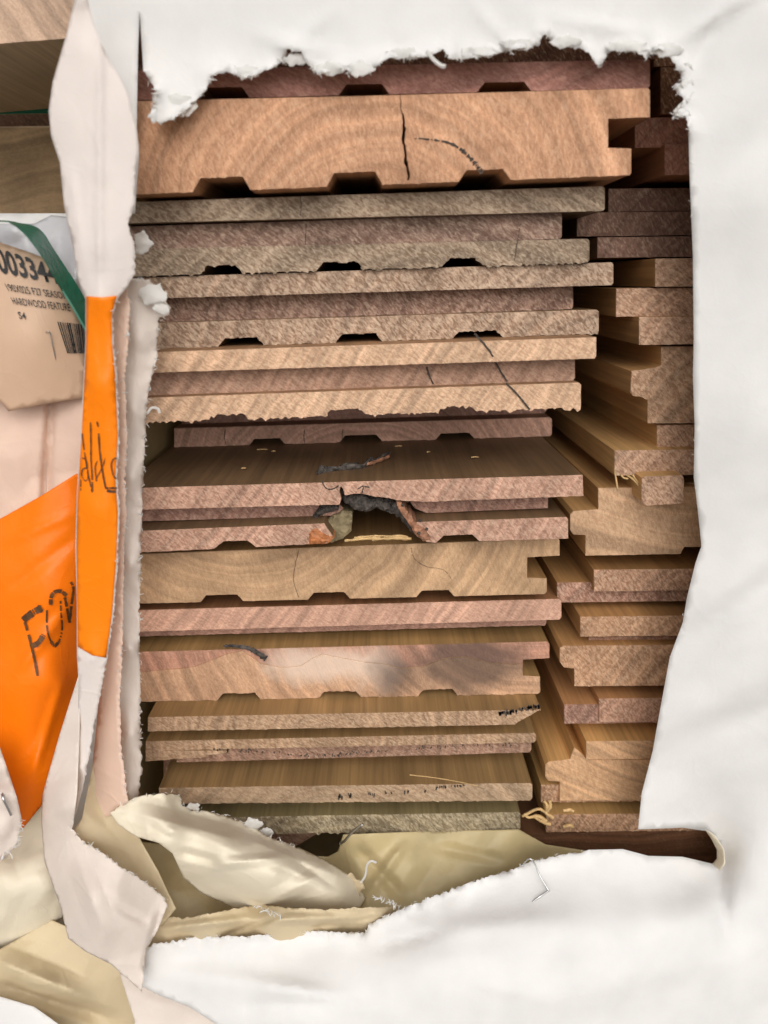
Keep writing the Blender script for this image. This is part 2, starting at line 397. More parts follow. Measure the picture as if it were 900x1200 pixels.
lboard('pinkish board with mauve lower groove, between two smooth notched boards', .004,
       [lay((715, 702), (740, 726), [(658, 702), (658, 726)], fray=.15),
        lay((740, 726), (756, 743), [(640, 726), (640, 743)], rec=.009)],
       T(204, 152, 122), T(132, 86, 48), grain=1.0, rough=.6, pith=(-.4, 0, .3), rings=270)
def split_board():
    Y = .003; bm = bmesh.new(); cl = state['clamp']
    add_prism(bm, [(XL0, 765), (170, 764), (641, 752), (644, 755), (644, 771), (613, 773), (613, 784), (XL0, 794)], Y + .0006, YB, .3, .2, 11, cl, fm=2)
    low = [(XL0, 790), (170, 788), (228, 782), (250, 773), (268, 766), (284, 763), (296, 771), (306, 778), (330, 783), (352, 781), (366, 772), (378, 767), (398, 771), (424, 776), (452, 779), (470, 784), (498, 781), (520, 772), (545, 770), (572, 777), (600, 779), (612, 778),
           (613, 792), (633, 793), (633, 811), (631, 813)]
    yb = lambda x: 822 - 9 * (x - 170) / 463
    for x0, x1 in ((490, 536), (374, 423), (255, 305)): low += [(x1, yb(x1)), (x1 - 6, yb(x1) - 7.5), (x0 + 6, yb(x0) - 7.5), (x0, yb(x0))]
    add_prism(bm, low + [(XL0, yb(XL0))], Y, YB, 1.1, .1, 12, cl)
    a, b_ = U(XL0, yb(XL0), Y), U(633, 813, Y)
    state['clamp'] = lambda x, a=a, b_=b_: a[2] + (b_[2] - a[2]) * (x - a[0]) / (b_[0] - a[0])
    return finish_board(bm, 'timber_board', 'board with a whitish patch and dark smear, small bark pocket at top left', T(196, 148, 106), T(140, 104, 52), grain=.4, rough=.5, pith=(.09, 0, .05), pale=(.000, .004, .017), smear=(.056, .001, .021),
                        groove_lip_tone=T(186, 130, 100), rings=200, group='boards of the tall left-hand stack')
J = split_board()
K = lboard('board with broken upper right corner, third from the bottom in the left-hand stack', -.010,
       [lay((839, 831), (857, 849), [(634, 828), (622, 838), (606, 849)], xl=173, jag=.4, fray=.4),
        lay((857, 849), (1130, 868), [(612, 849), (612, 868)], xl=176, rec=.022),
        dict(lay((878, 868), (889, 879), [(628, 868), (628, 879)], xl=166, rec=.0058, jag=.5), ),
        lay((889, 889), (901, 896), [(268, 889), (246, 897)], xl=166, rec=.0057, jag=.5),
        lay((889, 879), (911, 898), [(622, 879), (622, 898)], xl=200, rec=.0105, jag=.3)],
       T(180, 142, 104), T(134, 100, 54), grain=.9, rough=.9, pith=(0, 0, .05))
lboard('greenish brown board second from the bottom with a dark pitted line', -.010,
       [lay((924, 918), (942, 938), [(624, 918), (624, 938)], xl=186, jag=.8, fray=.5)],
       T(172, 140, 104), T(128, 96, 52), grain=.9, rough=.7, snap=False)
lboard('lowest board of the left-hand stack, dull olive grey with furry lower edge', -.006,
       [lay((945, 940), (959, 952), [(606, 940), (606, 952)], xl=190, rec=.016),
        lay((960, 952), (979, 973), [(610, 952), (610, 973)], xl=196, jag=.8, fray=1.4)],
       T(156, 140, 106), T(116, 100, 62), grain=.6, rough=1.2, snap=False)

# ------------------------------------------------------------------ right-hand column
RG = 'boards of the right-hand stack behind the wrap edge'
def rboard(label, plies, tone, side, **kw):
    bm = bmesh.new()
    for i, (poly, Y) in enumerate(plies):
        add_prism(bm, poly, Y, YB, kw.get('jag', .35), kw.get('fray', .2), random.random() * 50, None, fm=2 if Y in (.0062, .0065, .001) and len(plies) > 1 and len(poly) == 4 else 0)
    kw.pop('jag', None); kw.pop('fray', None)
    return finish_board(bm, 'tongued_board', label, tone, side, group=RG, **kw)
def q(x0, yt0, yb0, x1=1130, sl=-.012):
    d = (x1 - x0) * sl
    return [(x0, yt0), (x1, yt0 + d), (x1, yb0 + d), (x0, yb0)]
rboard('dark brown board at the top right corner behind the frayed paper', [(q(766, 30, 78), .035), (q(774, 79, 134), .03)], T(128, 84, 52), T(110, 72, 44))
rboard('reddish tongued board beside the notch of the thickest board', [(q(744, 138, 173), .008), (q(779, 169, 205), .004)], T(178, 118, 94), T(140, 84, 48), rough=.8)
rboard('dark shaded tongued board at the right, level with the grey weathered board', [(q(713, 221, 248), .022), (q(676, 249, 277), .020), (q(700, 278, 302), .012)], T(136, 100, 82), T(104, 72, 48), rough=.8)
rboard('tongued board with pinkish sawn faces right of the dark mauve grooved board', [(q(768, 303, 336), 0), (q(722, 338, 371), .003), (q(749, 371.5, 404), -.003)], T(194, 150, 116), T(140, 98, 50), rough=1.1, grain=.9)
rboard('tan board in the right stack showing a full tongue profile on its left side',
       [([(775, 406), (1130, 404), (1130, 494), (759, 496), (759, 469), (752, 465), (742, 464), (739, 460), (740, 435), (768, 431), (775, 428)], 0)],
       T(194, 150, 112), T(156, 112, 60), rough=.95, grain=.8)
rboard('splintered tongued board in the right stack beside the recessed board', [(q(770, 498, 528), .002), (q(720, 528, 557), -.004), ([(752, 560), (756, 558.5), (800, 557), (802, 561), (802, 587), (797, 590), (756, 592), (752, 588)], -.012), (q(806, 566, 596), .004)], T(192, 148, 114), T(165, 122, 66), rough=1.1, grain=.7, fray=.5)
rboard('wide plain tongued board in the right stack level with the knot hole',
       [([(701, 572), (1130, 566), (1130, 638), (802, 641), (798, 649), (686, 651), (686, 627), (672, 626), (668, 621), (668, 603), (672, 599), (701, 597)], 0)],
       T(196, 152, 108), T(172, 124, 66), rough=.55, grain=.4, pith=(0, 0, .2))
rboard('tongued board with broad top face in the right stack below the plain wide one',
       [(q(696, 668, 693), .002), (q(653, 683, 706), .0062)], T(190, 142, 106), T(140, 98, 48), rough=1.1)
rboard('tongued board in the middle of the lower right stack, crumbled left corner',
       [(q(680, 723, 746), 0), (q(690, 746.5, 757), .0065), ([(656, 760), (660, 757), (1130, 753), (1130, 800), (673, 804), (673, 783), (661, 782), (656, 776)], .001)], T(190, 142, 100), T(150, 104, 52), rough=.95, fray=.6)
rboard('tongued board with reddish tongue end, third from the bottom of the right stack',
       [(q(702, 819, 846), 0), (q(661, 826, 848), .001)], T(190, 140, 108), T(156, 104, 54), rough=1.0)
rboard('pale broad tongued board second from the bottom of the right stack',
       [(q(687, 869, 890), -.002), ([(673, 876), (690, 890.5), (1130, 888), (1130, 935), (656, 938), (656, 916), (643, 915), (639, 910), (639, 897), (643, 893), (668, 890)], 0)], T(206, 156, 104), T(190, 136, 66), rough=.55, grain=.5, pith=(0, 0, .15))
rboard('lowest visible board of the right stack with ragged pale splinters', [(q(634, 920, 940), .002), (q(640, 955, 975), -.002)], T(186, 140, 100), T(150, 112, 56), rough=1.2, fray=.8)

# bearer under the right column
bm = bmesh.new()
add_prism(bm, [(606, 979), (852, 971), (852, 1020), (606, 1020)], .0, YB, .3, 0, 2)
finish_board(bm, 'bearer', 'dark brown smooth timber bearer under the right stack, above the torn sheet', T(104, 64, 32), T(96, 60, 34), rough=.15, pith=(0, 0, .3), cat='timber bearer')

# ------------------------------------------------------------------ lines and tubes on things
def tube(name, pts, rad, mat, parent=None, sides=7, rough=0.0, seed=0, flat=1.0):
    pts = [np.array(p, float) for p in pts]; V = []; Fc = []
    n = len(pts)
    for i, p in enumerate(pts):
        t = pts[min(i + 1, n - 1)] - pts[max(i - 1, 0)]; t /= np.linalg.norm(t) + 1e-12
        a = np.cross(t, [0, 1, 0.13]); a /= np.linalg.norm(a) + 1e-12; b_ = np.cross(t, a)
        r = rad[i] if isinstance(rad, (list, tuple)) else rad
        for k in range(sides):
            th = 2 * math.pi * k / sides
            rr = r * (1 + rough * fr(i * .7 + seed, k * 1.3, seed))
            V.append(p + a * math.cos(th) * rr + b_ * math.sin(th) * rr * flat)
    for i in range(n - 1):
        for k in range(sides):
            k2 = (k + 1) % sides
            Fc.append((i * sides + k, i * sides + k2, (i + 1) * sides + k2, (i + 1) * sides + k))
    Fc.append(tuple(range(sides))); Fc.append(tuple(range((n - 1) * sides, n * sides)))
    o = link(name, mesh_from(V, Fc, True), (mat,))
    if parent is not None: keep(o, parent)
    return o
def smooth_path(pts, k=8):
    pts = [np.array(p, float) for p in pts]; out = []
    for i in range(len(pts) - 1):
        p0, p1, p2, p3 = pts[max(i - 1, 0)], pts[i], pts[i + 1], pts[min(i + 2, len(pts) - 1)]
        for j in range(k):
            t = j / k
            out.append(.5 * ((2 * p1) + (-p0 + p2) * t + (2 * p0 - 5 * p1 + 4 * p2 - p3) * t * t + (-p0 + 3 * p1 - 3 * p2 + p3) * t ** 3))
    out.append(pts[-1]); return out
def line_mark(name, pts, wid, Y, mat, parent, seed=0, gap=0.0, jit=.6):
    """thin irregular mark lying on an upright face at depth Y (photo px path)"""
    P = smooth_path(pts, 10); V = []; Fc = []
    for i, p in enumerate(P):
        t = P[min(i + 1, len(P) - 1)] - P[max(i - 1, 0)]; t = t / (np.linalg.norm(t) + 1e-9); nv = np.array([-t[1], t[0]])
        f = i / (len(P) - 1); wv = (wid[0] + (wid[1] - wid[0]) * f) * (1 + jit * fr(i * .45, seed, 1.0))
        wv = max(.15, wv); c = p + nv * .6 * fr(i * .3, seed, 9.0)
        yy = Y(f) if callable(Y) else Y
        V.append(U(*(c + nv * wv / 2), yy)); V.append(U(*(c - nv * wv / 2), yy))
    for i in range(len(P) - 1):
        if gap and fr(i * 1.3, seed, 20.0, 1) < -gap: continue
        Fc.append((2 * i, 2 * i + 1, 2 * i + 3, 2 * i + 2))
    o = link(name, mesh_from(V, Fc), (mat,)); keep(o, parent)
    return o
def ticks(name, path, n, ln, wd, Y, mat, parent, seed=0):
    """row of short dark pits (cut gum pockets) following a ring"""
    rnd = random.Random(seed); P = smooth_path(path, 12); V = []; Fc = []
    for _ in range(n):
        f = rnd.random() * (len(P) - 1.01); i = int(f); p = P[i] + (P[i + 1] - P[i]) * (f - i) + np.array([0, rnd.gauss(0, 1.0)])
        h = rnd.uniform(.4, 1) * ln / 2; w_ = rnd.uniform(.4, 1) * wd / 2; b0 = len(V); sk = rnd.uniform(-.6, .6)
        for dx, dy in ((-w_ + sk, -h), (w_ + sk, -h * .8), (w_ * 1.3, 0), (w_ - sk, h), (-w_ - sk, h * .8), (-w_ * 1.2, 0)): V.append(U(p[0] + dx, p[1] + dy, Y))
        Fc.append(tuple(range(b0, b0 + 6)))
    return keep(link(name, mesh_from(V, Fc), (mat,)), parent)
BY = -.0242
line_mark('gum_vein', [(486, 162), (505, 163.5), (525, 167), (540, 175), (552, 186), (560, 196), (565, 203)], (1.0, 6), BY, STAIN, B, 3, .22, 1.0)
EY = -.0202
line_mark('black_stain', [(556, 391), (568, 404), (578, 418)], (2.6, 2.2), EY, STAIN, E, 1, jit=.3)
line_mark('black_stain', [(593, 449), (606, 462), (621, 480)], (2.4, 2.0), EY + .0012, STAIN, E, 2, jit=.3)
line_mark('black_stain', [(578, 420), (586, 434), (594, 447)], (2.4, 2.0), EY + .0077, STAIN, E, 4, jit=.3)

def board(txt): return [o for o in bpy.data.objects if txt in o.get('label', '')][0]
ob = board('grey weathered board')
line_mark('hairline_crack', [(352, 229), (353, 240), (352, 253)], (.9, .7), -.0123, STAIN, ob, 21)
line_mark('hairline_crack', [(359, 262), (358, 280), (358, 292)], (.9, .6), -.0063, STAIN, ob, 22)
line_mark('hairline_crack', [(610, 262), (606, 285), (603, 305)], (1.0, .7), -.0083, STAIN, ob, 23, .3)
ob = board('plain smooth board just')
line_mark('hairline_crack', [(350, 645), (346, 662), (344, 680), (350, 700)], (.7, .5), -.0003, CHECK, ob, 24)
line_mark('hairline_crack', [(482, 642), (486, 655), (500, 664), (520, 668), (530, 680)], (.6, .4), -.0003, CHECK, ob, 25, .2)
ob = board('short recessed board')
for x in (264, 357, 402): line_mark('hairline_crack', [(x, 503), (x - 1, 512), (x + .5, 520)], (1.0, .7), .0617, STAIN, ob, x)
ob = board('dark pitted line')
ticks('pitted_line', [(395, 934), (430, 932), (470, 928), (520, 922), (545, 921)], 34, 5.5, 2.0, -.0103, STAIN, ob, 26)
line_mark('pitted_line', [(480, 908), (520, 913), (560, 921)], (1.0, .8), -.0106, SPLINT, ob, 29)
ticks('pitted_line', [(250, 879), (310, 881), (360, 886), (400, 884), (460, 880), (520, 875), (600, 872)], 95, 3.4, 1.6, -.0045, STAIN, K, 27)
ticks('black_stain', [(585, 836), (600, 834), (622, 829), (632, 828)], 60, 5, 2.2, -.0104, STAIN, K, 29)
line_mark('black_stain', [(500, 430), (503, 440), (508, 450)], (2.5, 1.5), EY + .0077, STAIN, E, 28)
# bark and broken wood in the knot hole
gp = lambda pts, Y: [U(x, y, Y) for x, y in pts]
def chunk(name, pts, Y, dep, mat, parent, jag=1.6, seed=0, bulge=1.0):
    """broken lump: ragged outline, front broken into small uneven facets"""
    ol = resample(pts, 2.0); cx = []
    for k, p in enumerate(ol):
        nx = ol[(k + 1) % len(ol)] - ol[k - 1]; nv = np.array([nx[1], -nx[0]]) / (np.linalg.norm(nx) + 1e-9)
        cx.append(p + nv * jag * fr(p[0] * .3, p[1] * .3, seed))
    mn, mx = np.min(cx, 0), np.max(cx, 0); gx, gy = np.meshgrid(np.arange(mn[0], mx[0], 3.2), np.arange(mn[1], mx[1], 3.2))
    G_ = np.c_[gx.ravel(), gy.ravel()] + np.random.uniform(-1.2, 1.2, (gx.size, 2)); G_ = G_[inside(G_, cx)]; G_ = G_[seg_dist(G_, cx + [cx[0]]) > 1.3] if len(G_) else G_
    allp = np.r_[np.array(cx), G_]; ne = len(cx)
    vs, es, fs, _, _, _ = delaunay_2d_cdt([Vector(p) for p in allp], [(k, (k + 1) % ne) for k in range(ne)], [], 1, 1e-4)
    V = []; n0 = len(vs)
    for k, p in enumerate(vs): V.append(U(p[0], p[1], Y + (-.0016 * abs(fr(p[0] * .25, p[1] * .25, seed + 5.0)) * 1.6 * bulge if k >= ne else .0012 * bulge + .001 * fr(p[0] * .4, p[1] * .4, seed))))
    Fc = [tuple(f) for f in fs if inside(np.array([np.mean([vs[a] for a in f], axis=0)]), cx)[0]]
    for k in range(ne): V.append(V[k] + np.array([0, dep, 0]))
    for k in range(ne): Fc.append((k, (k + 1) % ne, n0 + (k + 1) % ne, n0 + k))
    bm = bmesh.new(); bm.from_mesh(mesh_from(V, Fc)); bmesh.ops.recalc_face_normals(bm, faces=bm.faces)
    me = bpy.data.meshes.new('m'); bm.to_mesh(me); bm.free()
    return keep(link(name, me, (mat,)), parent)
def knot_bark():
    chunk('bark', [(397, 569), (404, 578), (418, 577), (440, 582), (460, 586), (468, 590), (466, 599), (452, 600), (442, 595), (430, 600), (416, 598), (409, 592), (401, 586)], GY + .007, .02, BARK, G, 1.8, 1)
    chunk('bark', [(457, 586), (468, 588), (474, 600), (482, 612), (489, 622), (491, 630), (485, 626), (476, 616), (468, 606), (455, 600)], GY + .006, .016, BARK, G, 2.0, 2)
    chunk('bark', [(366, 606), (374, 594), (386, 590), (398, 591), (396, 598), (382, 601), (372, 607)], GY + .0085, .004, BARK, G, 1.2, 3)
    chunk('broken_wood', [(380, 612), (388, 606), (402, 598), (413, 600), (412, 622), (402, 631), (388, 636), (380, 630)], GY + .010, .03, OLIVE, G, .8, 4, .35)
    chunk('broken_wood', [(362, 626), (368, 618), (378, 624), (392, 630), (384, 637), (362, 638)], GY + .0005, .01, REDWOOD, G, .8, 5, .35)
    chunk('broken_wood', [(463, 584), (470, 588), (479, 602), (488, 612), (502, 622), (507, 632), (496, 634), (488, 628), (478, 612), (468, 598)], GY + .0008, .014, REDPINK, G, 1.2, 6, .35)
    for k, (pts, r) in enumerate([([(404, 633.5), (425, 631.5), (446, 630.5)], .0006), ([(436, 632.5), (460, 631), (482, 631.5)], .0007), ([(415, 630), (440, 628), (458, 628.5)], .0004), ([(450, 629), (470, 628), (478, 630)], .0005)]):
        tube('broken_wood', smooth_path(gp(pts, GY + .006), 5), r, SPLINT, G, 6, .9, k, .6)
ztop = lambda px: (lambda a, b_: a[2] + (b_[2] - a[2]) * (px - 170) / 513)(U(170, 570, GY), U(683, 555, GY))
bt = [(371, 554), (380, 551), (395, 549), (410, 547.5), (425, 546), (432, 542), (442, 539), (455, 534)]
tube('bark', smooth_path([UZ(x, y, ztop(x) + .0004) for x, y in bt], 5), [.0006 + .0013 * abs(math.sin(i * .32)) for i in range(36)], BARK, G, 9, 1.0, 7, .45)
for x, y in [(472, 592), (492, 610), (500, 620), (491, 625)]:
    tube('borer_hole', gp([(x - 1.4, y - .6), (x + 1.4, y + .6)], GY - .0007), .0006, BARK, G, 6)
for pts in ([(377, 563), (382, 572), (390, 573), (397, 569)], [(419, 573), (425, 570), (433, 571)], [(426, 571), (424, 578)]):
    line_mark('hairline_crack', pts, (1.2, 1.6), GY - .0002, STAIN, G, 5)
for pts, Y, par, wd in [([(347, 640), (345, 660), (343, 680), (349, 702)], -.0002, None, (.8, .6))]:
    pass
tube('bark', smooth_path([UZ(x, y, ztop(x) + .0006) for x, y in [(428, 544), (436, 542.5), (446, 539), (456, 535)]], 5), .0009, REDPINK, G, 7, .7, 9, .5)
line_mark('bark_pocket', [(262, 757), (276, 757), (292, 760), (303, 766), (312, 772)], (3, 7), .0026, BARK, J, 4)

# ------------------------------------------------------------------ paper sheets
def rbf(ctrl, smooth=1e-3):
    P = np.array([c[:2] for c in ctrl], float) / 100; yv = np.array([c[2] for c in ctrl], float); n = len(P)
    d = np.linalg.norm(P[:, None] - P[None], axis=2); K_ = np.where(d > 0, d ** 2 * np.log(d + 1e-12), 0) + smooth * np.eye(n)
    Q = np.c_[np.ones(n), P]; Amat = np.block([[K_, Q], [Q.T, np.zeros((3, 3))]])
    s = np.linalg.lstsq(Amat, np.r_[yv, 0, 0, 0], rcond=None)[0]
    def f(X):
        X = np.atleast_2d(np.array(X, float)) / 100
        d = np.linalg.norm(X[:, None] - P[None], axis=2); K_ = np.where(d > 0, d ** 2 * np.log(d + 1e-12), 0)
        return K_ @ s[:n] + np.c_[np.ones(len(X)), X] @ s[n:]
    return f
def inside(P, poly):
    x, y = P[:, 0], P[:, 1]; c = np.zeros(len(P), bool); n = len(poly)
    for i in range(n):
        x0, y0 = poly[i]; x1, y1 = poly[(i + 1) % n]
        m = (y0 > y) != (y1 > y)
        with np.errstate(divide='ignore', invalid='ignore'):
            c ^= m & (x < (x1 - x0) * (y - y0) / (y1 - y0 + 1e-15) + x0)
    return c
def seg_dist(P, pl):
    best = np.full(len(P), 1e9)
    for i in range(len(pl) - 1):
        a = np.array(pl[i]); b_ = np.array(pl[i + 1]); ab = b_ - a
        t = np.clip(((P - a) @ ab) / (ab @ ab + 1e-12), 0, 1)
        best = np.minimum(best, np.linalg.norm(P - (a + t[:, None] * ab), axis=1))
    return best
def crumple(px, py, seed, scale):
    """folded facets: random heights on a warped, turned lattice, joined by flat triangles"""
    rnd_a = 1.7 * seed
    wx = px + .3 * scale * fr(px / scale * .5, py / scale * .5, seed + 3.0, 1); wy = py + .3 * scale * fr(px / scale * .5, py / scale * .5, seed + 8.0, 1)
    x = (wx * math.cos(rnd_a) + wy * math.sin(rnd_a)) / scale; y = (-wx * math.sin(rnd_a) + wy * math.cos(rnd_a)) / scale
    i, j = math.floor(x), math.floor(y); u, v = x - i, y - j
    def h(a, b_): return mnoise.cell(Vector((a + .5, b_ + .5, math.floor(seed) + .5)))
    if u + v < 1: return h(i, j) * (1 - u - v) + h(i + 1, j) * u + h(i, j + 1) * v
    return h(i + 1, j + 1) * (u + v - 1) + h(i + 1, j) * (1 - v) + h(i, j + 1) * (1 - u)
def folds(segs):
    """creases along straight photo segments: (x0, y0, x1, y1, half width px, height m), sharp ridge or valley fading at its ends"""
    def f(X):
        X = np.atleast_2d(np.array(X, float)); out = np.zeros(len(X))
        for (x0, y0, x1, y1, wd, am) in segs:
            a = np.array([x0, y0], float); d = np.array([x1 - x0, y1 - y0], float); L = np.linalg.norm(d); d /= L
            s_ = (X - a) @ d; t = (X - a) @ np.array([-d[1], d[0]])
            e = np.clip(np.minimum(s_, L - s_) / (.3 * L), 0, 1); e = e * e * (3 - 2 * e)
            out += am * np.maximum(0, 1 - np.abs(t) / wd) * e
        return out
    return f
class Sheet: pass
def sheet(name, outline, ctrl, mats, parent, torn=None, spacing=6.0, crum=0.0, cscale=60, und=0.0, uscale=120, seed=0, jag=2.0, curl=.0, curlw=10, thick=.00028, fn=None):
    """paper: closed outline (photo px) filled with a fine mesh, bent to a smooth depth surface with folds. torn = open px paths that are ragged"""
    ol = []
    torn = torn or []
    n = len(outline)
    tset = []
    for path in torn: tset.append([np.array(p, float) for p in path])
    def is_torn(m):
        for path in tset:
            if seg_dist(np.array([m]), path)[0] < .6: return True
        return False
    for i in range(n):
        a = np.array(outline[i], float); b_ = np.array(outline[(i + 1) % n], float); L = np.linalg.norm(b_ - a)
        t_ = tset and is_torn((a + b_) / 2)
        k = max(1, int(L / (1.6 if t_ else 4.0)))
        nv = np.array([b_[1] - a[1], -(b_[0] - a[0])]) / (L + 1e-9)
        for j in range(k):
            p = a + (b_ - a) * j / k
            if t_: p = p + nv * jag * (fr(p[0] * .22, p[1] * .22, seed + 2.0, 4)) * 1.1
            ol.append(p)
    OLP = np.array(ol)
    mn, mx = OLP.min(0), OLP.max(0)
    gx, gy = np.meshgrid(np.arange(mn[0], mx[0], spacing), np.arange(mn[1], mx[1], spacing))
    G_ = np.c_[gx.ravel(), gy.ravel()] + np.random.uniform(-.3, .3, (gx.size, 2)) * spacing
    G_ = G_[inside(G_, ol)]
    keepm = seg_dist(G_, ol + [ol[0]]) > spacing * .45
    G_ = G_[keepm]
    allp = np.r_[OLP, G_]
    ne = len(OLP)
    vs, es, fs, _, _, _ = delaunay_2d_cdt([Vector(p) for p in allp], [(i, (i + 1) % ne) for i in range(ne)], [], 1, 1e-4)
    P = np.array([(v[0], v[1]) for v in vs])
    base = rbf(ctrl)
    def yfun(X):
        X = np.atleast_2d(np.array(X, float)); y = base(X)
        if fn is not None: y = y + fn(X)
        for i, (px, py) in enumerate(X):
            if und: y[i] += und * fr(px / uscale, py / uscale, seed + 11.0, 2)
            if crum:
                y[i] += .8 * crum * (crumple(px, py, seed, cscale) + .4 * crumple(px, py, seed + 7, cscale * .4) - .7)
        if curl and tset:
            dd = np.min([seg_dist(X, t) for t in tset], axis=0)
            mod = np.array([.55 + .9 * fr(px * .05, py * .05, seed + 4.0, 2) for px, py in X])
            y = y - curl * np.exp(-dd / curlw) * mod
        return y
    Yv = yfun(P)
    V = [U(p[0], p[1], y) for p, y in zip(P, Yv)]
    cen = np.array([P[list(f)].mean(0) for f in fs]); ok = inside(cen, ol)
    faces = []
    for f, k in zip(fs, ok):
        if not k: continue
        a, b_, c = P[f[0]], P[f[1]], P[f[2]]
        ar = (b_[0] - a[0]) * (c[1] - a[1]) - (b_[1] - a[1]) * (c[0] - a[0])
        faces.append(tuple(f) if ar < 0 else tuple(reversed(f)))     # face the camera side
    me = mesh_from(V, faces, True)
    o = link(name, me, mats)
    if parent is not None: keep(o, parent)
    md = o.modifiers.new('paper', 'SOLIDIFY'); md.thickness = thick; md.offset = -1
    if len(mats) > 1: md.material_offset = 1
    s = Sheet(); s.o = o; s.y = yfun; s.ol = ol; return s

def fuzz(parent, paths, sh, count, size=(1.5, 4.0), mat=None, long=1.0, off=-.0006, seed=1, out=1.0):
    """torn paper fibres: little bent scraps standing along the torn edges, one mesh"""
    rnd = random.Random(seed); V = []; Fc = []
    for path in paths:
        pts = [np.array(p, float) for p in path]
        L = [np.linalg.norm(pts[i + 1] - pts[i]) for i in range(len(pts) - 1)]; tot = sum(L)
        for _ in range(int(count * tot / 100)):
            d = rnd.uniform(0, tot); i = 0
            while d > L[i] and i < len(L) - 1: d -= L[i]; i += 1
            p = pts[i] + (pts[i + 1] - pts[i]) * min(1, d / (L[i] + 1e-9))
            p = p + np.array([rnd.gauss(0, 1.3), rnd.gauss(0, 1.3)])
            sz = rnd.uniform(*size) * (1.8 if rnd.random() < .08 else 1)
            yy = float(sh.y([p])[0]) + off - rnd.random() * .0012
            c = U(p[0], p[1], yy); mm = sz * CAMD / F
            th = rnd.uniform(0, 6.28); du = np.array([math.cos(th), rnd.uniform(-.7, .2), math.sin(th)]); du /= np.linalg.norm(du)
            dv = np.cross(du, [rnd.uniform(-.4, .4), 1, rnd.uniform(-.4, .4)]); dv /= np.linalg.norm(dv) + 1e-9
            dn = np.cross(du, dv); b0 = len(V); ns = 4
            bend = rnd.uniform(-1.6, 1.6)
            for s in range(ns + 1):
                f = s / ns - .5
                cc = c + du * mm * f * 1.35 + dn * mm * bend * f * f
                wv = mm * .15 * (1 - abs(f) * 1.3) * rnd.uniform(.6, 1.3)
                V.append(cc + dv * wv); V.append(cc + dn * wv * .8); V.append(cc - dv * wv); V.append(cc - dn * wv * .8)
            for s in range(ns):
                for k in range(4):
                    a = b0 + s * 4
                    Fc.append((a + k, a + (k + 1) % 4, a + 4 + (k + 1) % 4, a + 4 + k))
    o = link('torn_fibre', mesh_from(V, Fc, True), (mat or TORN,)); keep(o, parent); o['kind'] = 'stuff'
    return o

wrap = empty('paper_wrapping', Vector(U(500, 1100, 0)), 'white paper wrapping torn open around the two board stacks', 'wrapping')
knot_bark()
for x, y, L_ in [(301, 527, 13), (318, 529, 5), (463, 523, 8), (552, 536, 9), (283, 549, 5), (500, 530, 4)]:
    z = ztop(x) + .0003; tube('chip', [UZ(x, y, z), UZ(x + L_ * .5, y - .6, z + .0002), UZ(x + L_, y - .4, z)], .0003, SPLINT, G, 5)
# --- main sheet: top, right and bottom of the torn opening
top_edge = [(816, 118), (820, 100), (817, 80), (812, 70)]
top_torn = [(807, 153), (804, 135), (787, 140), (798, 127), (802, 115), (793, 109), (789, 104), (798, 95), (795, 82), (784, 64), (771, 56), (758, 69), (749, 62), (718, 58), (713, 62), (702, 80), (691, 62), (678, 56), (651, 53), (638, 38), (631, 53), (602, 58), (567, 67), (527, 69), (520, 58), (500, 66), (458, 67), (447, 73), (429, 87), (413, 87), (402, 78), (371, 87), (360, 73), (353, 62), (336, 58), (333, 69), (322, 78), (296, 89), (282, 91), (267, 84), (247, 89), (244, 102), (224, 122), (213, 133), (202, 140), (184, 144), (173, 138), (182, 124), (180, 113), (184, 107), (173, 91), (169, 84)]
right_edge = [(748, 972), (752, 930), (765, 880), (772, 840), (785, 770), (800, 730), (805, 700), (815, 660), (822, 640), (818, 600), (813, 560), (814, 500), (812, 440), (813, 400), (812, 300), (808, 200), (807, 153)]
bot_edge = [(165, 1116), (180, 1106), (200, 1104), (235, 1097), (290, 1098), (370, 1091), (428, 1094), (433, 1082), (470, 1066), (500, 1053), (560, 1031), (600, 1019), (620, 1010), (690, 996)]
bot_edge2 = [(690, 996), (730, 995), (760, 1003), (800, 1004), (834, 1012)]
corner = [(834, 1012), (841, 1011), (843, 1000), (836, 984), (828, 974), (800, 970), (748, 972)]
outline = [(85, -220), (1360, -220), (1360, 1380), (320, 1380), (262, 1206), (222, 1180), (188, 1167), (166, 1156)] + bot_edge + bot_edge2[1:] + corner[1:] + right_edge[1:] + top_torn[1:] + \
          [(168, 84), (166, 50), (163.5, 12), (162, 50), (161, 84), (160, 150), (163, 180), (158, 250), (100, 262)]
ctrl = [(1020, y, -.030) for y in (-90, 200, 500, 800, 1100)] + [(1360, y, -.026) for y in (-220, 150, 500, 850, 1180)] + [(1360, 1380, -.04), (100, -220, -.028), (700, -220, -.028)] + [(900, y, -.034) for y in (0, 250, 500, 750)] + \
       [(812, 150, -.030), (812, 300, -.027), (812, 450, -.027), (815, 600, -.026), (800, 730, -.026), (775, 850, -.026), (750, 970, -.024), (840, 1000, -.020), (870, 1010, -.032)] + \
       [(x, -90, -.03) for x in (100, 300, 500, 700)] + [(x, 10, -.0285) for x in (100, 200, 350, 500, 650, 780)] + [(x, 80, -.0285) for x in (180, 300, 420, 540, 660, 760)] + [(110, 200, -.034), (150, 150, -.033)] + \
       [(170, 1110, -.052), (300, 1098, -.050), (430, 1090, -.046), (560, 1032, -.036), (690, 996, -.028), (800, 1006, -.022), (834, 1014, -.020)] + \
       [(200, 1180, -.062), (350, 1160, -.066), (500, 1130, -.062), (650, 1090, -.056), (800, 1080, -.048), (950, 1100, -.040)] + \
       [(200, 1330, -.070), (400, 1330, -.076), (600, 1330, -.074), (800, 1330, -.068), (1000, 1330, -.05), (500, 1220, -.071), (750, 1200, -.062)]
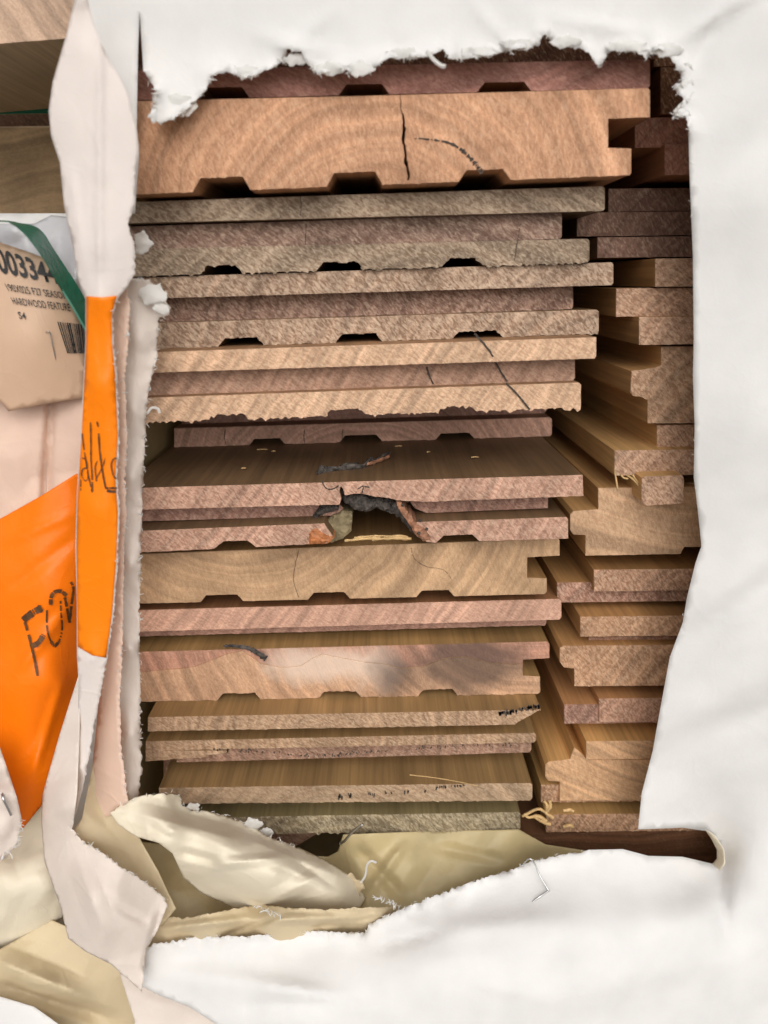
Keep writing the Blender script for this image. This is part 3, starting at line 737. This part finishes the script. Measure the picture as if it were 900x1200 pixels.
def main_folds(X):
    # diagonal soft drapes on the right sheet and across the lower sheet
    x, y = X[:, 0], X[:, 1]; out = np.zeros(len(X))
    for (x0, y0, x1, y1, wd, am) in [(812, 716, 960, 610, 15, -.0016), (818, 742, 960, 640, 12, .0012), (785, 850, 980, 745, 22, -.0020), (775, 880, 970, 800, 16, .0016), (762, 940, 960, 880, 24, -.0016), (815, 640, 960, 560, 20, .0008), (815, 420, 930, 330, 30, -.0006), (840, 200, 940, 120, 22, .0007),
                                     (500, 1092, 640, 1078, 14, -.0018), (180, 1140, 380, 1165, 14, -.0018), (280, 1182, 420, 1172, 7, .0014), (300, 1150, 420, 1178, 9, -.0012), (440, 1110, 520, 1090, 7, .0012), (560, 1150, 640, 1170, 9, -.0009),
                                     (520, 1120, 860, 1060, 26, -.0014), (640, 1170, 900, 1110, 22, -.0010), (790, 50, 905, -25, 8, -.0016), (812, 75, 850, 10, 6, .0012), (300, 40, 420, 75, 10, -.0008), (560, 10, 600, 60, 7, -.0009), (330, 62, 380, 20, 8, -.0009), (640, 20, 760, 40, 8, -.001), (690, 50, 720, 5, 6, -.0009), (844, 1010, 850, 1100, 9, .0022)]:
        a = np.array([x0, y0]); d = np.array([x1 - x0, y1 - y0]); L = np.linalg.norm(d); d = d / L
        s = (X - a) @ d; t = (X - a) @ np.array([-d[1], d[0]])
        edge = 1 / (1 + np.exp(-(s) / (.12 * L))) / (1 + np.exp((s - L) / (.12 * L)))
        out += am * np.exp(-(t / wd) ** 2) * edge
    return out
S_main = sheet('wrap_sheet', outline, ctrl, (WHITE, LINING), wrap, torn=[top_torn, bot_edge], spacing=7, und=.0002, uscale=300, crum=.00022, cscale=210, seed=3, jag=2.4, curl=.0035, curlw=9, fn=main_folds)
fuzz(wrap, [top_torn], S_main, 20, (1.4, 4.6), seed=2)
fuzz(wrap, [bot_edge], S_main, 20, (1.4, 4.0), seed=3)
fuzz(wrap, [right_edge], S_main, 3.0, (1.2, 3.6), seed=4)
# curled scraps of the torn top edge
def scrap(c, r, Y, seed, parent=wrap, mats=(TORN, TORN), nm='torn_scrap'):
    rnd = random.Random(seed)
    pts = [(c[0] + r[0] * math.cos(a) * rnd.uniform(.7, 1.2), c[1] + r[1] * math.sin(a) * rnd.uniform(.7, 1.2)) for a in np.linspace(0, 6.283, 14)[:-1]]
    ct = [(c[0], c[1], Y - .0010)] + [(p[0], p[1], Y + rnd.uniform(-.0016, .0004)) for p in pts]
    return sheet(nm, pts, ct, mats, parent, torn=[pts + [pts[0]]], spacing=2.2, crum=.0007, cscale=16, seed=seed, jag=2.2)
for k, (cx, cy, rx, ry) in enumerate([(206, 124, 26, 13), (290, 84, 18, 8), (345, 70, 14, 9), (385, 80, 20, 9), (422, 80, 16, 9), (475, 62, 22, 7), (560, 60, 24, 7), (610, 52, 22, 7), (664, 48, 18, 8), (735, 54, 24, 8), (806, 95, 9, 22), (800, 130, 9, 10), (782, 58, 18, 9)]):
    scrap((cx, cy), (rx, ry), -.0295, k + 50)
sheet('curled_lip', [(826, 972), (838, 980), (848, 996), (849, 1012), (843, 1020), (835, 1012), (840, 1006), (840, 996), (834, 984)], [(826, 972, -.026), (848, 996, -.033), (843, 1020, -.032), (840, 1000, -.024)], (CREAM, LINING), wrap, spacing=2.5, seed=91)
def wood_fuzz(ob, path, Y, count, seed, size=(2, 6)):
    st = Sheet(); st.y = lambda X: np.full(len(X), Y)
    o = fuzz(ob, [path], st, count, size, SPLINT, -.0003, seed); o.name = 'wood_fibre'
wood_fuzz(board('grey weathered board'), [(170, 322), (690, 307)], -.008, 26, 61)
wood_fuzz(board('dark mauve groove, fourth'), [(170, 408), (702, 391)], -.005, 12, 62)
wood_fuzz(E, [(170, 494), (681, 478)], -.0185, 30, 63)
wood_fuzz(board('lowest board of the left-hand'), [(210, 979), (610, 973)], -.006, 22, 64)
wood_fuzz(K, [(600, 848), (634, 829)], -.010, 90, 65)
wood_fuzz(B, [(233, 212), (290, 210)], -.0245, 20, 66); wood_fuzz(B, [(538, 206), (600, 205)], -.0245, 30, 67)
wood_fuzz(board('splintered tongued'), [(720, 529), (720, 557), (800, 556)], -.004, 40, 68)
wood_fuzz(board('ragged pale splinters'), [(640, 945), (642, 975), (745, 972)], -.003, 70, 69)
wood_fuzz(board('crumbled left corner'), [(656, 757), (690, 750)], .0, 70, 70)
# --- rolled strip hanging down the left of the opening
fl = [(87, -60), (87, 0), (78, 40), (62, 95), (57, 130), (60, 160), (70, 190), (75, 240), (85, 290), (92, 330), (100, 350), (100, 400), (95, 500), (90, 580), (88, 640), (90, 700), (90, 770), (92, 800), (91, 850), (88, 900), (87, 957)]
frr = [(98, 920), (104, 890), (110, 850), (118, 810), (126, 770), (133, 720), (138, 660), (140, 600), (137, 560), (140, 510), (137, 440), (133, 400), (132, 370), (138, 350), (150, 335), (158, 322), (158, 290), (150, 262), (157, 240), (158, 200), (163, 175), (160, 150), (150, 110), (140, 90), (125, 65), (110, 30), (103, 0), (103, -60)]
ctrl = []
for (y, a, m, b_) in [(-60, 87, 95, 103), (0, 87, 96, 103), (60, 70, 100, 122), (130, 57, 112, 156), (200, 72, 117, 158), (290, 85, 118, 156), (350, 99, 116, 138), (450, 97, 116, 137), (600, 89, 112, 140), (770, 90, 108, 126), (900, 89, 95, 101), (957, 87, 87.5, 88)]:
    ctrl += [(a, y, -.0475), (m, y, -.0505 if y < 900 else -.05), (b_, y, -.0485)]
S_strip = sheet('hanging_fold', fl + frr, ctrl, (BLUSH, LINING), wrap, torn=[frr[:14], frr[14:20]], spacing=4, und=.0004, uscale=160, crum=.0005, cscale=90, seed=5, jag=1.6,
                fn=folds([(117, -40, 117, 420, 7, -.0011), (95, 280, 104, 560, 6, .0006), (128, 300, 124, 760, 8, -.0006), (80, 180, 100, 340, 9, -.0009)]))
fuzz(wrap, [frr[:14]], S_strip, 16, (1.0, 2.6), seed=6)
ob = [(101, 347), (120, 348.5), (137, 346.5), (131, 368), (131, 400), (135, 440), (138, 510), (135, 560), (138, 600), (136, 660), (131, 720), (124.5, 771), (108, 768), (91, 758), (90.5, 700), (89.5, 640), (91, 580), (96, 500), (101, 400)]
S_band = sheet('orange_band', ob, [(100, 400, 0), (130, 700, 0), (100, 700, 0)], (ORANGE, ORANGE), wrap, spacing=5, thick=.00012, fn=lambda X: S_strip.y(X) - .0005)
# --- ply behind with pink bounce put into its colour, and the fluffy rolled outer edge
p2 = [(148, 338), (152, 360), (150, 400), (146, 440), (147, 480), (149, 520), (146, 560), (148, 600), (145, 640), (144, 700), (143, 760), (140, 820), (142, 880), (150, 940)]
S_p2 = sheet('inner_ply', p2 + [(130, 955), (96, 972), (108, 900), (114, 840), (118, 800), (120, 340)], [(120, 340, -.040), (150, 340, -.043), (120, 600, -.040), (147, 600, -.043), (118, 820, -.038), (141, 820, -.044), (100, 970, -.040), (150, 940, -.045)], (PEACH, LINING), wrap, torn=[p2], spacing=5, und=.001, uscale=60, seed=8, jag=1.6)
fuzz(wrap, [p2], S_p2, 12, (1.2, 3.4), seed=9)
p3 = [(158, 326), (175, 328), (188, 345), (200, 360), (197, 370), (186, 372), (184, 420), (176, 450), (172, 480), (170, 520), (168, 560), (166, 600), (165, 660), (163, 720), (164, 780), (165, 850), (166, 900), (162, 938)]
c3 = []
for y in (330, 400, 480, 560, 660, 760, 860, 935):
    xr = np.interp(y, [p[1] for p in p3], [p[0] for p in p3])
    c3 += [(138, y, -.030), (.5 * (142 + xr), y, -.0350), (xr, y, -.029)]
S_p3 = sheet('torn_roll', p3 + [(140, 952), (136, 900), (137, 330)], c3, (WARM, LINING), wrap, torn=[p3], spacing=3.5, und=.0007, uscale=40, crum=.0013, cscale=45, seed=12, jag=2.2, curl=.002, curlw=5)
fuzz(wrap, [p3], S_p3, 14, (1.4, 5.0), seed=13)
scrap((166, 285), (12, 14), -.034, 77); scrap((178, 345), (16, 14), -.036, 78); scrap((190, 362), (10, 8), -.036, 79)
# --- lower-left draped sheet
tr4 = [(86, 962), (84, 971), (95, 985), (115, 997), (140, 1015), (165, 1030), (190, 1050), (197, 1060)]
p4 = [(94, 785), (70, 860), (50, 930), (48, 960), (52, 1010), (70, 1060), (80, 1100), (100, 1115), (130, 1130), (166, 1162), (172, 1112), (182, 1095)] + tr4[::-1] + [(90, 930), (93, 860)]
S_p4 = sheet('draped_sheet', p4, [(94, 785, -.046), (70, 860, -.042), (50, 950, -.045), (75, 950, -.054), (70, 1060, -.055), (110, 1060, -.068), (130, 1130, -.062), (166, 1160, -.062), (150, 1085, -.066), (84, 971, -.052), (115, 997, -.058), (165, 1030, -.058), (197, 1060, -.054)], (WARM, LINING), wrap, torn=[tr4], spacing=2.4, und=.0003, uscale=60, crum=.0022, cscale=55, fn=folds([(84, 990, 130, 1110, 16, -.0022), (190, 1060, 165, 1150, 7, .003), (130, 1060, 180, 1085, 8, .0012)]), seed=15, jag=2)
fuzz(wrap, [tr4], S_p4, 40, (1.4, 3.6), seed=16)
S_p5 = sheet('lining_fold', [(96, 960), (112, 880), (126, 860), (140, 935), (165, 985), (185, 1020), (206, 1065), (190, 1085), (110, 1030), (78, 985)], [(96, 960, -.044), (126, 860, -.034), (140, 940, -.036), (150, 985, -.042), (185, 1020, -.044), (200, 1065, -.046), (110, 1025, -.048)], (LINING, LINING), wrap, spacing=3, und=.0006, uscale=40, crum=.003, cscale=45, seed=18)
# --- crumpled flap at the foot of the opening
t6 = [(129, 953), (146, 941), (162, 933), (190, 930), (211, 931), (213, 942), (222, 950), (240, 950), (270, 958), (296, 967), (309, 978), (350, 993)]
S_p6 = sheet('crumpled_flap', t6 + [(385, 1010), (411, 1027), (429, 1052), (422, 1064), (349, 1073), (278, 1066), (235, 1046), (215, 1028), (202, 1000), (186, 988), (158, 980), (138, 966)],
             [(129, 953, -.045), (162, 933, -.036), (211, 931, -.022), (222, 950, -.022), (296, 967, -.022), (350, 993, -.022), (411, 1027, -.024), (429, 1055, -.022), (200, 975, -.047), (260, 1000, -.050), (320, 1025, -.049), (380, 1040, -.040), (349, 1070, -.034), (278, 1062, -.036), (220, 1033, -.038), (158, 980, -.044)],
             (CREAM, LINING), wrap, torn=[t6], spacing=2.0, und=.0003, uscale=60, crum=.0042, cscale=70, fn=folds([(145, 950, 300, 990, 16, -.004), (270, 975, 415, 1035, 18, -.004), (202, 996, 262, 1012, 9, .003), (240, 1014, 345, 1004, 9, -.0026), (335, 1000, 400, 1045, 12, .0026), (300, 1064, 385, 1020, 12, -.003), (170, 965, 205, 985, 9, .0016)]), seed=21, jag=2, curl=.003, curlw=6)
fuzz(wrap, [t6], S_p6, 26, (1.4, 4.2), seed=22)
scrap((296, 966), (12, 7), -.028, 81); scrap((226, 946), (10, 5), -.026, 82); scrap((312, 976), (9, 6), -.026, 83)
scrap((412, 1042), (14, 16), -.027, 84, mats=(LINING, LINING))
# --- cream roll between flap and lower sheet
t7 = [(180, 1073), (215, 1076), (260, 1068), (300, 1060), (340, 1064), (380, 1066), (430, 1064), (470, 1062)]
S_p7 = sheet('lining_roll', t7 + [(474, 1068), (440, 1092), (400, 1104), (278, 1112), (230, 1112), (185, 1122), (168, 1122)], [(180, 1073, -.044), (300, 1060, -.036), (470, 1062, -.034), (240, 1086, -.053), (320, 1082, -.051), (400, 1080, -.048), (445, 1076, -.042), (230, 1112, -.044), (320, 1112, -.042), (400, 1104, -.040), (172, 1118, -.046)], (LINING, LINING), wrap, torn=[t7], spacing=2.0, und=.0003, uscale=40, crum=.004, cscale=55, fn=folds([(180, 1090, 300, 1075, 7, -.003), (300, 1078, 440, 1075, 8, -.003), (250, 1100, 340, 1070, 5, .002), (350, 1090, 450, 1070, 5, .0022), (380, 1085, 460, 1066, 4, -.002)]), seed=25, jag=1.5)
fuzz(wrap, [[(440, 1052), (452, 1056), (468, 1062)], [(300, 1062), (318, 1070), (330, 1072)]], S_p7, 90, (2, 6), seed=26, off=-.006)
sheet('under_fold', [(140, 1140), (170, 1150), (222, 1172), (275, 1200), (310, 1330), (138, 1330), (158, 1196)], [(140, 1140, -.050), (222, 1172, -.054), (275, 1200, -.057), (310, 1330, -.062), (138, 1330, -.066), (158, 1196, -.062), (200, 1230, -.064)], (WARM, LINING), wrap, spacing=3, crum=.002, cscale=70, seed=93)
# --- khaki lining at the back of the hollow
S_p8 = sheet('back_lining', [(150, 985), (330, 1002), (384, 1004), (396, 998), (402, 978), (500, 974), (608, 972), (640, 990), (760, 1008), (760, 1060), (560, 1100), (180, 1110)], [(150, 985, -.012), (330, 1002, -.006), (384, 1004, -.006), (410, 985, -.012), (500, 974, -.004), (608, 975, -.004), (480, 1020, -.018), (560, 1010, -.012), (640, 1000, -.004), (750, 1010, -.006), (560, 1100, -.03), (400, 1100, -.034), (180, 1110, -.04)], (KHAKI, KHAKI), wrap, spacing=2.8, und=.0008, uscale=60, crum=.003, cscale=70, fn=folds([(410, 985, 480, 1060, 12, .003), (480, 980, 430, 1050, 10, -.003), (500, 990, 600, 1010, 10, .002), (190, 1000, 300, 1070, 10, -.003)]), seed=28)
# curled fibre standing in the hollow
tube('torn_curl', smooth_path(gp([(423, 1034), (428, 1026), (430, 1014), (435, 1009), (441, 1011)], -.032), 6), .0005, TORN, wrap, 5)
tube('torn_curl', smooth_path(gp([(173, 484), (178, 478), (185, 479), (187, 484)], -.032), 6), .0005, TORN, wrap, 5)
tube('torn_curl', smooth_path(gp([(500, 60), (508, 70), (517, 77), (522, 78)], -.046), 6), .0006, TORN, wrap, 5)
# --- back shell of the pack, out of sight, closes the wrap behind the boards
def box_shell():
    z0, z1 = -.395, U(450, -200, 0)[2]; y0, y1 = -.004, .66
    xb, xt, x1 = U(128, 1120, 0)[0], U(128, -200, 0)[0], U(1350, 500, 0)[0]
    V = [(xb, y0, z0), (x1, y0, z0), (x1, y0, z1), (xt, y0, z1), (xb, y1, z0), (x1, y1, z0), (x1, y1, z1), (xt, y1, z1)]
    Fc = [(0, 1, 5, 4), (1, 2, 6, 5), (2, 3, 7, 6), (3, 0, 4, 7), (4, 5, 6, 7)]
    o = link('wrap_body', mesh_from(V, Fc), (KHAKI, KHAKI)); keep(o, wrap)
    md = o.modifiers.new('paper', 'SOLIDIFY'); md.thickness = .0004; md.material_offset = 1; md.offset = 1
box_shell()

# ------------------------------------------------------------------ lettering (flat print)
def strokes(name, paths, sh, mat, parent, off=-.0009, gap=.0, seed=0):
    V = []; Fc = []
    for pi, (pts, wd) in enumerate(paths):
        P = smooth_path(pts, 8); b0 = len(V)
        C = []
        for i, p in enumerate(P):
            t = P[min(i + 1, len(P) - 1)] - P[max(i - 1, 0)]; t = t / (np.linalg.norm(t) + 1e-9); nv = np.array([-t[1], t[0]])
            wv = wd * (1 + .35 * fr(i * .5, pi + seed, 1.0)); C += [p + nv * wv / 2, p - nv * wv / 2]
        ys = sh.y(C) + off
        V += [U(c[0], c[1], y) for c, y in zip(C, ys)]
        for i in range(len(P) - 1):
            if gap and fr(i * .9, pi * 3.0 + seed, 4.0, 1) < -gap: continue
            a = b0 + 2 * i; Fc.append((a, a + 1, a + 3, a + 2))
    o = link(name, mesh_from(V, Fc), (mat,)); keep(o, parent); return o
def words(name, body, quad, sh, mat, parent, off=-.0006, bold=0.0):
    cu = bpy.data.curves.new('t', 'FONT'); cu.body = body; cu.offset = bold; cu.resolution_u = 3
    ob_ = bpy.data.objects.new('t', cu); COL.objects.link(ob_); bpy.context.view_layer.update()
    me = bpy.data.meshes.new_from_object(ob_.evaluated_get(bpy.context.evaluated_depsgraph_get()))
    bpy.data.objects.remove(ob_); bpy.data.curves.remove(cu)
    co = np.array([v.co[:2] for v in me.vertices]); mn, mx = co.min(0), co.max(0)
    uv = (co - mn) / (mx - mn); TL, TR, BL, BR = [np.array(c, float) for c in quad]
    X = [(TL * (1 - u) + TR * u) * v + (BL * (1 - u) + BR * u) * (1 - v) for u, v in uv]
    ys = sh.y(X) + off
    for v, x, y in zip(me.vertices, X, ys): v.co = U(x[0], x[1], y)
    me.update(); o = link(name, me, (mat,)); keep(o, parent); return o
strokes('lettering', [
    ([(96, 508), (99, 530), (102, 550), (106, 568), (108, 577)], 1.6), ([(106, 495), (106.5, 520), (106.5, 537), (108, 560), (108, 576)], 1.7),
    ([(113.5, 494), (115, 500)], 1.8), ([(115.5, 508), (117, 530), (120, 552), (123.5, 571)], 2.2), ([(113, 564), (111.5, 548), (114, 540)], 1.5), ([(112, 562), (120, 547), (123, 537)], 1.3),
    ([(96, 537), (100, 538), (102, 545), (103, 560), (99, 563), (95.5, 556), (97, 550), (102, 548)], 1.5), ([(94.5, 562), (94.5, 575)], 1.3),
    ([(137, 537), (133, 538), (130.5, 545), (132.5, 556), (136, 561)], 1.8), ([(123, 572), (130, 572), (137, 572)], 2.2), ([(125, 575), (131, 576), (136, 576)], 3.2)],
    S_strip, BROWN_INK, wrap, off=-.0009, gap=.35, seed=3)

# ------------------------------------------------------------------ neighbouring pack on the left
nw = empty('neighbour_wrapping', Vector(U(20, 1000, .02)), 'neighbouring wrapped pack at the left with an orange panel', 'wrapping')
nb = [(-300, 250), (108, 250), (112, 600), (126, 1000), (170, 1180), (170, 1330), (-300, 1380)]
sheet('wrap_sheet', nb, [(-300, 250, .03), (130, 250, .035), (-300, 600, .01), (150, 600, .02), (-300, 1000, -.01), (160, 1000, .0), (-300, 1380, -.035), (170, 1330, -.03)], (WHITE, LINING), nw, spacing=9, und=.003, uscale=90, crum=.005, cscale=80, seed=31)
sheet('plastic_film', [(-230, 262), (40, 262), (60, 252), (96, 256), (112, 330), (112, 420), (-230, 420)], [(-230, 262, .012), (96, 256, .014), (112, 420, -.01), (-230, 420, .0), (60, 300, .0)], (FILM, FILM), nw, spacing=4, und=.003, uscale=40, crum=.006, cscale=45, seed=33)
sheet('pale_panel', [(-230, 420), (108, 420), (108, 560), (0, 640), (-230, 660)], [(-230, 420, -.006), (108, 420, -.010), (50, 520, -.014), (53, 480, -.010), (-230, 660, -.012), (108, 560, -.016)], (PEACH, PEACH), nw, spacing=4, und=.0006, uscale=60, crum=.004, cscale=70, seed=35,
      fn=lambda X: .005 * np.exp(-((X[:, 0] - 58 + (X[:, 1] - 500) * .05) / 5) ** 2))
op = [(-230, 645), (0, 608), (50, 580), (88, 556), (112, 548), (112, 700), (100, 770), (76, 870), (48, 945), (25, 973), (20, 935), (0, 885), (-230, 850)]
S_or = sheet('orange_panel', op, [(-230, 645, -.022), (0, 608, -.020), (88, 556, -.018), (112, 548, -.010), (60, 700, -.030), (92, 700, -.022), (110, 720, -.010), (0, 760, -.028), (70, 800, -.030), (92, 800, -.016), (45, 900, -.036), (76, 870, -.024), (25, 973, -.038), (48, 945, -.034), (0, 885, -.034), (-230, 850, -.03)], (DEEP_ORANGE, WHITE), nw, spacing=3.6, und=.0006, uscale=70, crum=.0016, cscale=80, fn=folds([(10, 800, 90, 700, 10, -.0016), (0, 700, 100, 620, 12, .0012), (30, 930, 80, 780, 9, -.002), (0, 640, 90, 600, 8, -.001)]), seed=37)
strokes('lettering', [
    ([(27, 727), (33, 722), (40, 717), (50, 712)], 8.1), ([(29, 729), (34, 746), (38, 762), (41, 775), (44, 792)], 3.2), ([(38, 757), (45, 753), (51, 744)], 6.2),
    ([(59.5, 709), (60, 700), (64, 694), (71, 693), (78, 698)], 4.5), ([(55, 715), (55, 735), (59, 750), (65, 757), (70, 750), (73, 735), (71.5, 718), (71, 703)], 2.2), ([(60, 752), (64, 757), (69, 752)], 3.8),
    ([(76, 700), (79, 715), (82, 730)], 3.2), ([(83, 682), (86, 690), (84, 708), (82, 726)], 3.0)],
    S_or, BROWN_INK, nw, off=-.0006, gap=.25, seed=9)
sheet('cream_bulge', [(25, 972), (52, 940), (58, 1010), (78, 1058), (72, 1078), (40, 1095), (0, 1125), (-230, 1130), (-230, 950)], [(25, 972, -.030), (52, 940, -.030), (78, 1058, -.036), (40, 1095, -.038), (-230, 1130, -.04), (20, 1040, -.052), (-230, 950, -.04), (60, 1040, -.046)], (CREAM, LINING), nw, spacing=2.6, und=.0003, uscale=50, crum=.003, cscale=50, seed=39)
ts = [(-230, 868), (0, 876), (10, 905), (20, 935), (26, 962), (21, 988), (6, 1006), (-230, 1030)]
S_st = sheet('stapled_corner', ts, [(-230, 868, -.044), (0, 876, -.050), (26, 962, -.056), (6, 1006, -.058), (-230, 1030, -.05), (-20, 950, -.062)], (WARM, LINING), nw, torn=[ts[4:7]], spacing=4, crum=.003, cscale=30, seed=41)
fuzz(nw, [ts[4:7]], S_st, 60, (2, 5), seed=42)
S_lf = sheet('lower_fold', [(-230, 1110), (0, 1112), (60, 1078), (110, 1100), (175, 1150), (175, 1330), (-230, 1330)], [(-230, 1110, -.034), (60, 1078, -.036), (170, 1150, -.046), (60, 1150, -.052), (110, 1190, -.048), (30, 1200, -.058), (-230, 1330, -.06), (175, 1330, -.05)], (LINING, LINING), nw, spacing=2.6, und=.0004, uscale=60, crum=.004, cscale=75, fn=folds([(-20, 1120, 120, 1175, 22, -.005), (-10, 1150, 150, 1200, 14, .004)]), seed=43)
sheet('front_fold', [(-230, 1165), (0, 1168), (40, 1180), (75, 1205), (75, 1330), (-230, 1330)], [(-230, 1165, -.06), (40, 1180, -.064), (75, 1205, -.066), (0, 1250, -.072), (75, 1330, -.07)], (WHITE, LINING), nw, spacing=5, crum=.002, cscale=50, seed=45)

# label card
lc = empty('label_card', Vector(U(40, 400, -.02)), 'printed label card stapled to the left pack under a green strap', 'label')
cardpts = [(-70, 250), (0, 284), (30, 294), (62, 306), (100, 392), (100, 466), (50, 474), (10, 482), (0, 470), (-70, 440)]
S_card = sheet('card', cardpts, [(-70, 250, -.016), (0, 284, -.018), (62, 306, -.018), (100, 392, -.016), (100, 466, -.018), (10, 482, -.024), (40, 400, -.026), (-70, 440, -.022)], (CARD, CARD), lc, spacing=6, und=.0008, uscale=80, seed=47, thick=.0005)
words('lettering', '003344', [(-9, 288), (63, 311), (0, 320), (71, 334)], S_card, INK, lc, bold=.025)
words('lettering', '190X025 F27 SEASONED', [(5, 332), (88, 344.5), (10, 341), (90, 352.5)], S_card, INK, lc, bold=.004)
words('lettering', 'HARDWOOD FEATURE', [(12, 348), (81, 356), (16, 356.5), (83, 365)], S_card, INK, lc, bold=.004)
words('lettering', 'S4', [(20, 365), (29, 366), (23, 373.5), (31, 374.5)], S_card, INK, lc, bold=.01)
bars = []; u = 0.0; rb = random.Random(5)
while u < 1:
    wd = rb.choice((.02, .03, .05, .07)); q0 = np.array((67, 377)) + np.array((31, 3)) * (u + wd / 2); q1 = np.array((79, 414)) + np.array((22, 0)) * (u + wd / 2)
    bars.append(([tuple(q0), tuple((q0 + q1) / 2), tuple(q1)], wd * 25)); u += wd + rb.choice((.015, .02, .035))
strokes('barcode', bars, S_card, INK, lc, off=-.0006)

# green strap: a bent ribbon with a bright edge
def ribbon(name, A_, B_, mats, label):
    a = smooth_path(A_, 8); b_ = smooth_path(B_, 8); V = []; Fc = []; Mi = []
    for p, q_ in zip(a, b_):
        nrm = np.cross(q_ - p, [0, 0, 1]); nrm = nrm / (np.linalg.norm(nrm) + 1e-9) * .0005
        e = (q_ - p) / np.linalg.norm(q_ - p) * .0016
        V += [p, p + e, q_, q_ + np.array([0, .0008, 0]), p + np.array([0, .0008, 0])]
    for i in range(len(a) - 1):
        for k in range(5):
            k2 = (k + 1) % 5; Fc.append((i * 5 + k, i * 5 + k2, i * 5 + 5 + k2, i * 5 + 5 + k)); Mi.append(1 if k == 0 else 0)
    me = mesh_from(V, Fc, False); o = link(name, me, mats)
    me.polygons.foreach_set('material_index', Mi); return tag(o, label, 'strap')
ribbon('strap', [U(x, y, Y) for x, y, Y in [(-60, 262, -.022), (0, 260, -.034), (14, 263, -.038), (27, 273, -.041), (38, 286, -.042), (50, 303, -.040), (68, 334, -.034), (85, 362, -.030), (101, 390, -.026), (112, 408, -.022)]],
       [U(x, y, Y) for x, y, Y in [(-60, 259, -.012), (0, 258, -.022), (22, 261, -.020), (40, 265, -.018), (51, 274, -.018), (59, 287, -.020), (76, 313, -.020), (89, 333, -.020), (103, 358, -.018), (114, 380, -.016)]], (STRAP, STRAPEDGE), 'shiny green plastic strap curving over the label card')

# timbers above the label, and an added dark strip in their gap
def timber(label, poly, Y, tone, side, **kw):
    bm = bmesh.new(); add_prism(bm, poly, Y, kw.pop('back', .6), .3, .2, random.random() * 9, None, bevel=.0008, step=4)
    return finish_board(bm, 'timber_beam', label, tone, side, cat='timber beam', **kw)
timber('pale pinkish timber beam end at the top left corner', [(-400, -220), (122, -220), (122, 41), (75, 45), (0, 51), (-400, 85)], -.005, T(194, 158, 128), T(150, 122, 92), rough=.35, pith=(.2, 0, .1), back=.088)
timber('dull tan timber beam set back behind the white fold, above the label', [(-400, 152), (170, 146), (170, 300), (-400, 300)], .13, T(196, 160, 112), T(150, 112, 70), rough=.3, grain=1.57, pith=(0, 0, .5))
timber('added dark backing for the shaded gap between the two pale beams at the top left', [(-400, 112), (170, 108), (170, 147), (-400, 152)], .15, T(96, 66, 42), T(90, 64, 42), rough=.4)  # added strip, its dark colour stands for the shade in the gap
V = [U(-80, 121, .10), U(150, 117, .10), U(150, 131, .10), U(-80, 135, .10)]; V += [v + np.array([0, .0012, 0]) for v in V]
tag(link('strap', mesh_from(V, [(0, 1, 2, 3), (4, 7, 6, 5), (0, 4, 5, 1), (1, 5, 6, 2), (2, 6, 7, 3), (3, 7, 4, 0)]), (STRAP,)), 'flat green strap running under the pale beam at the top left', 'strap')

# staples
def staple(pts, label, r=.00035):
    o = tube('staple', smooth_path(pts, 4), r, STEEL, None, 6); return tag(o, label, 'staple')
def sp(sh, pts): return [U(x, y, float(sh.y([(x, y)])[0]) + off) for x, y, off in pts]
staple(sp(S_main, [(612, 1014, -.002), (620, 1006, -.005), (627, 1013, -.004), (632, 1025, -.003), (642.5, 1043, -.0015), (642, 1044, -.0012), (632, 1051, -.001), (623, 1057.5, .0003)]), 'bent steel staple on the lower white sheet')
staple([U(399, 988, -.026), U(404, 985, -.028), U(412, 976, -.031), U(419, 970, -.033), U(425, 966, -.034)], 'steel staple leg sticking up beside the crumpled flap', .0006)
staple(sp(S_st, [(2, 930, .0), (4, 936, -.001), (8, 944, -.0015), (13, 955, -.0012)]), 'dark staple in the torn paper corner at the far left', .0005)
staple(sp(S_card, [(53, 390, .0005), (56, 388.5, -.0012), (59, 391, -.001), (62, 406, -.0008), (66, 424, .0003)]), 'thin staple through the label card beside the barcode', .0002)

# splinters of the ragged lowest right board and hairs
hb = [o for o in bpy.data.objects if 'ragged pale splinters' in o.get('label', '')][0]
for pts in ([(648, 958), (640, 953), (630, 948), (612, 957)], [(640, 962), (630, 956), (620, 958), (614, 954)], [(645, 966), (634, 962), (626, 957)], [(642, 950), (645, 945), (644, 938)], [(640, 952), (641, 943), (637, 939)], [(660, 950), (668, 949), (672, 951)], [(660, 969), (668, 967), (671, 970)]):
    tube('splinter', smooth_path(gp(pts, -.006), 4), [.0009 - .00002 * i for i in range(4 * (len(pts) - 1) + 1)], SPLINT, hb, 5, .5, len(pts))
hb = [o for o in bpy.data.objects if 'splintered tongued board' in o.get('label', '')][0]
for pts in ([(720, 551), (722, 562), (724, 574)], [(735, 557), (742, 562), (749, 570)], [(741, 556), (745, 562), (748, 566)], [(727, 556), (731, 560), (736, 561)]):
    tube('splinter', smooth_path(gp(pts, -.008), 4), .0004, SPLINT, hb, 5)
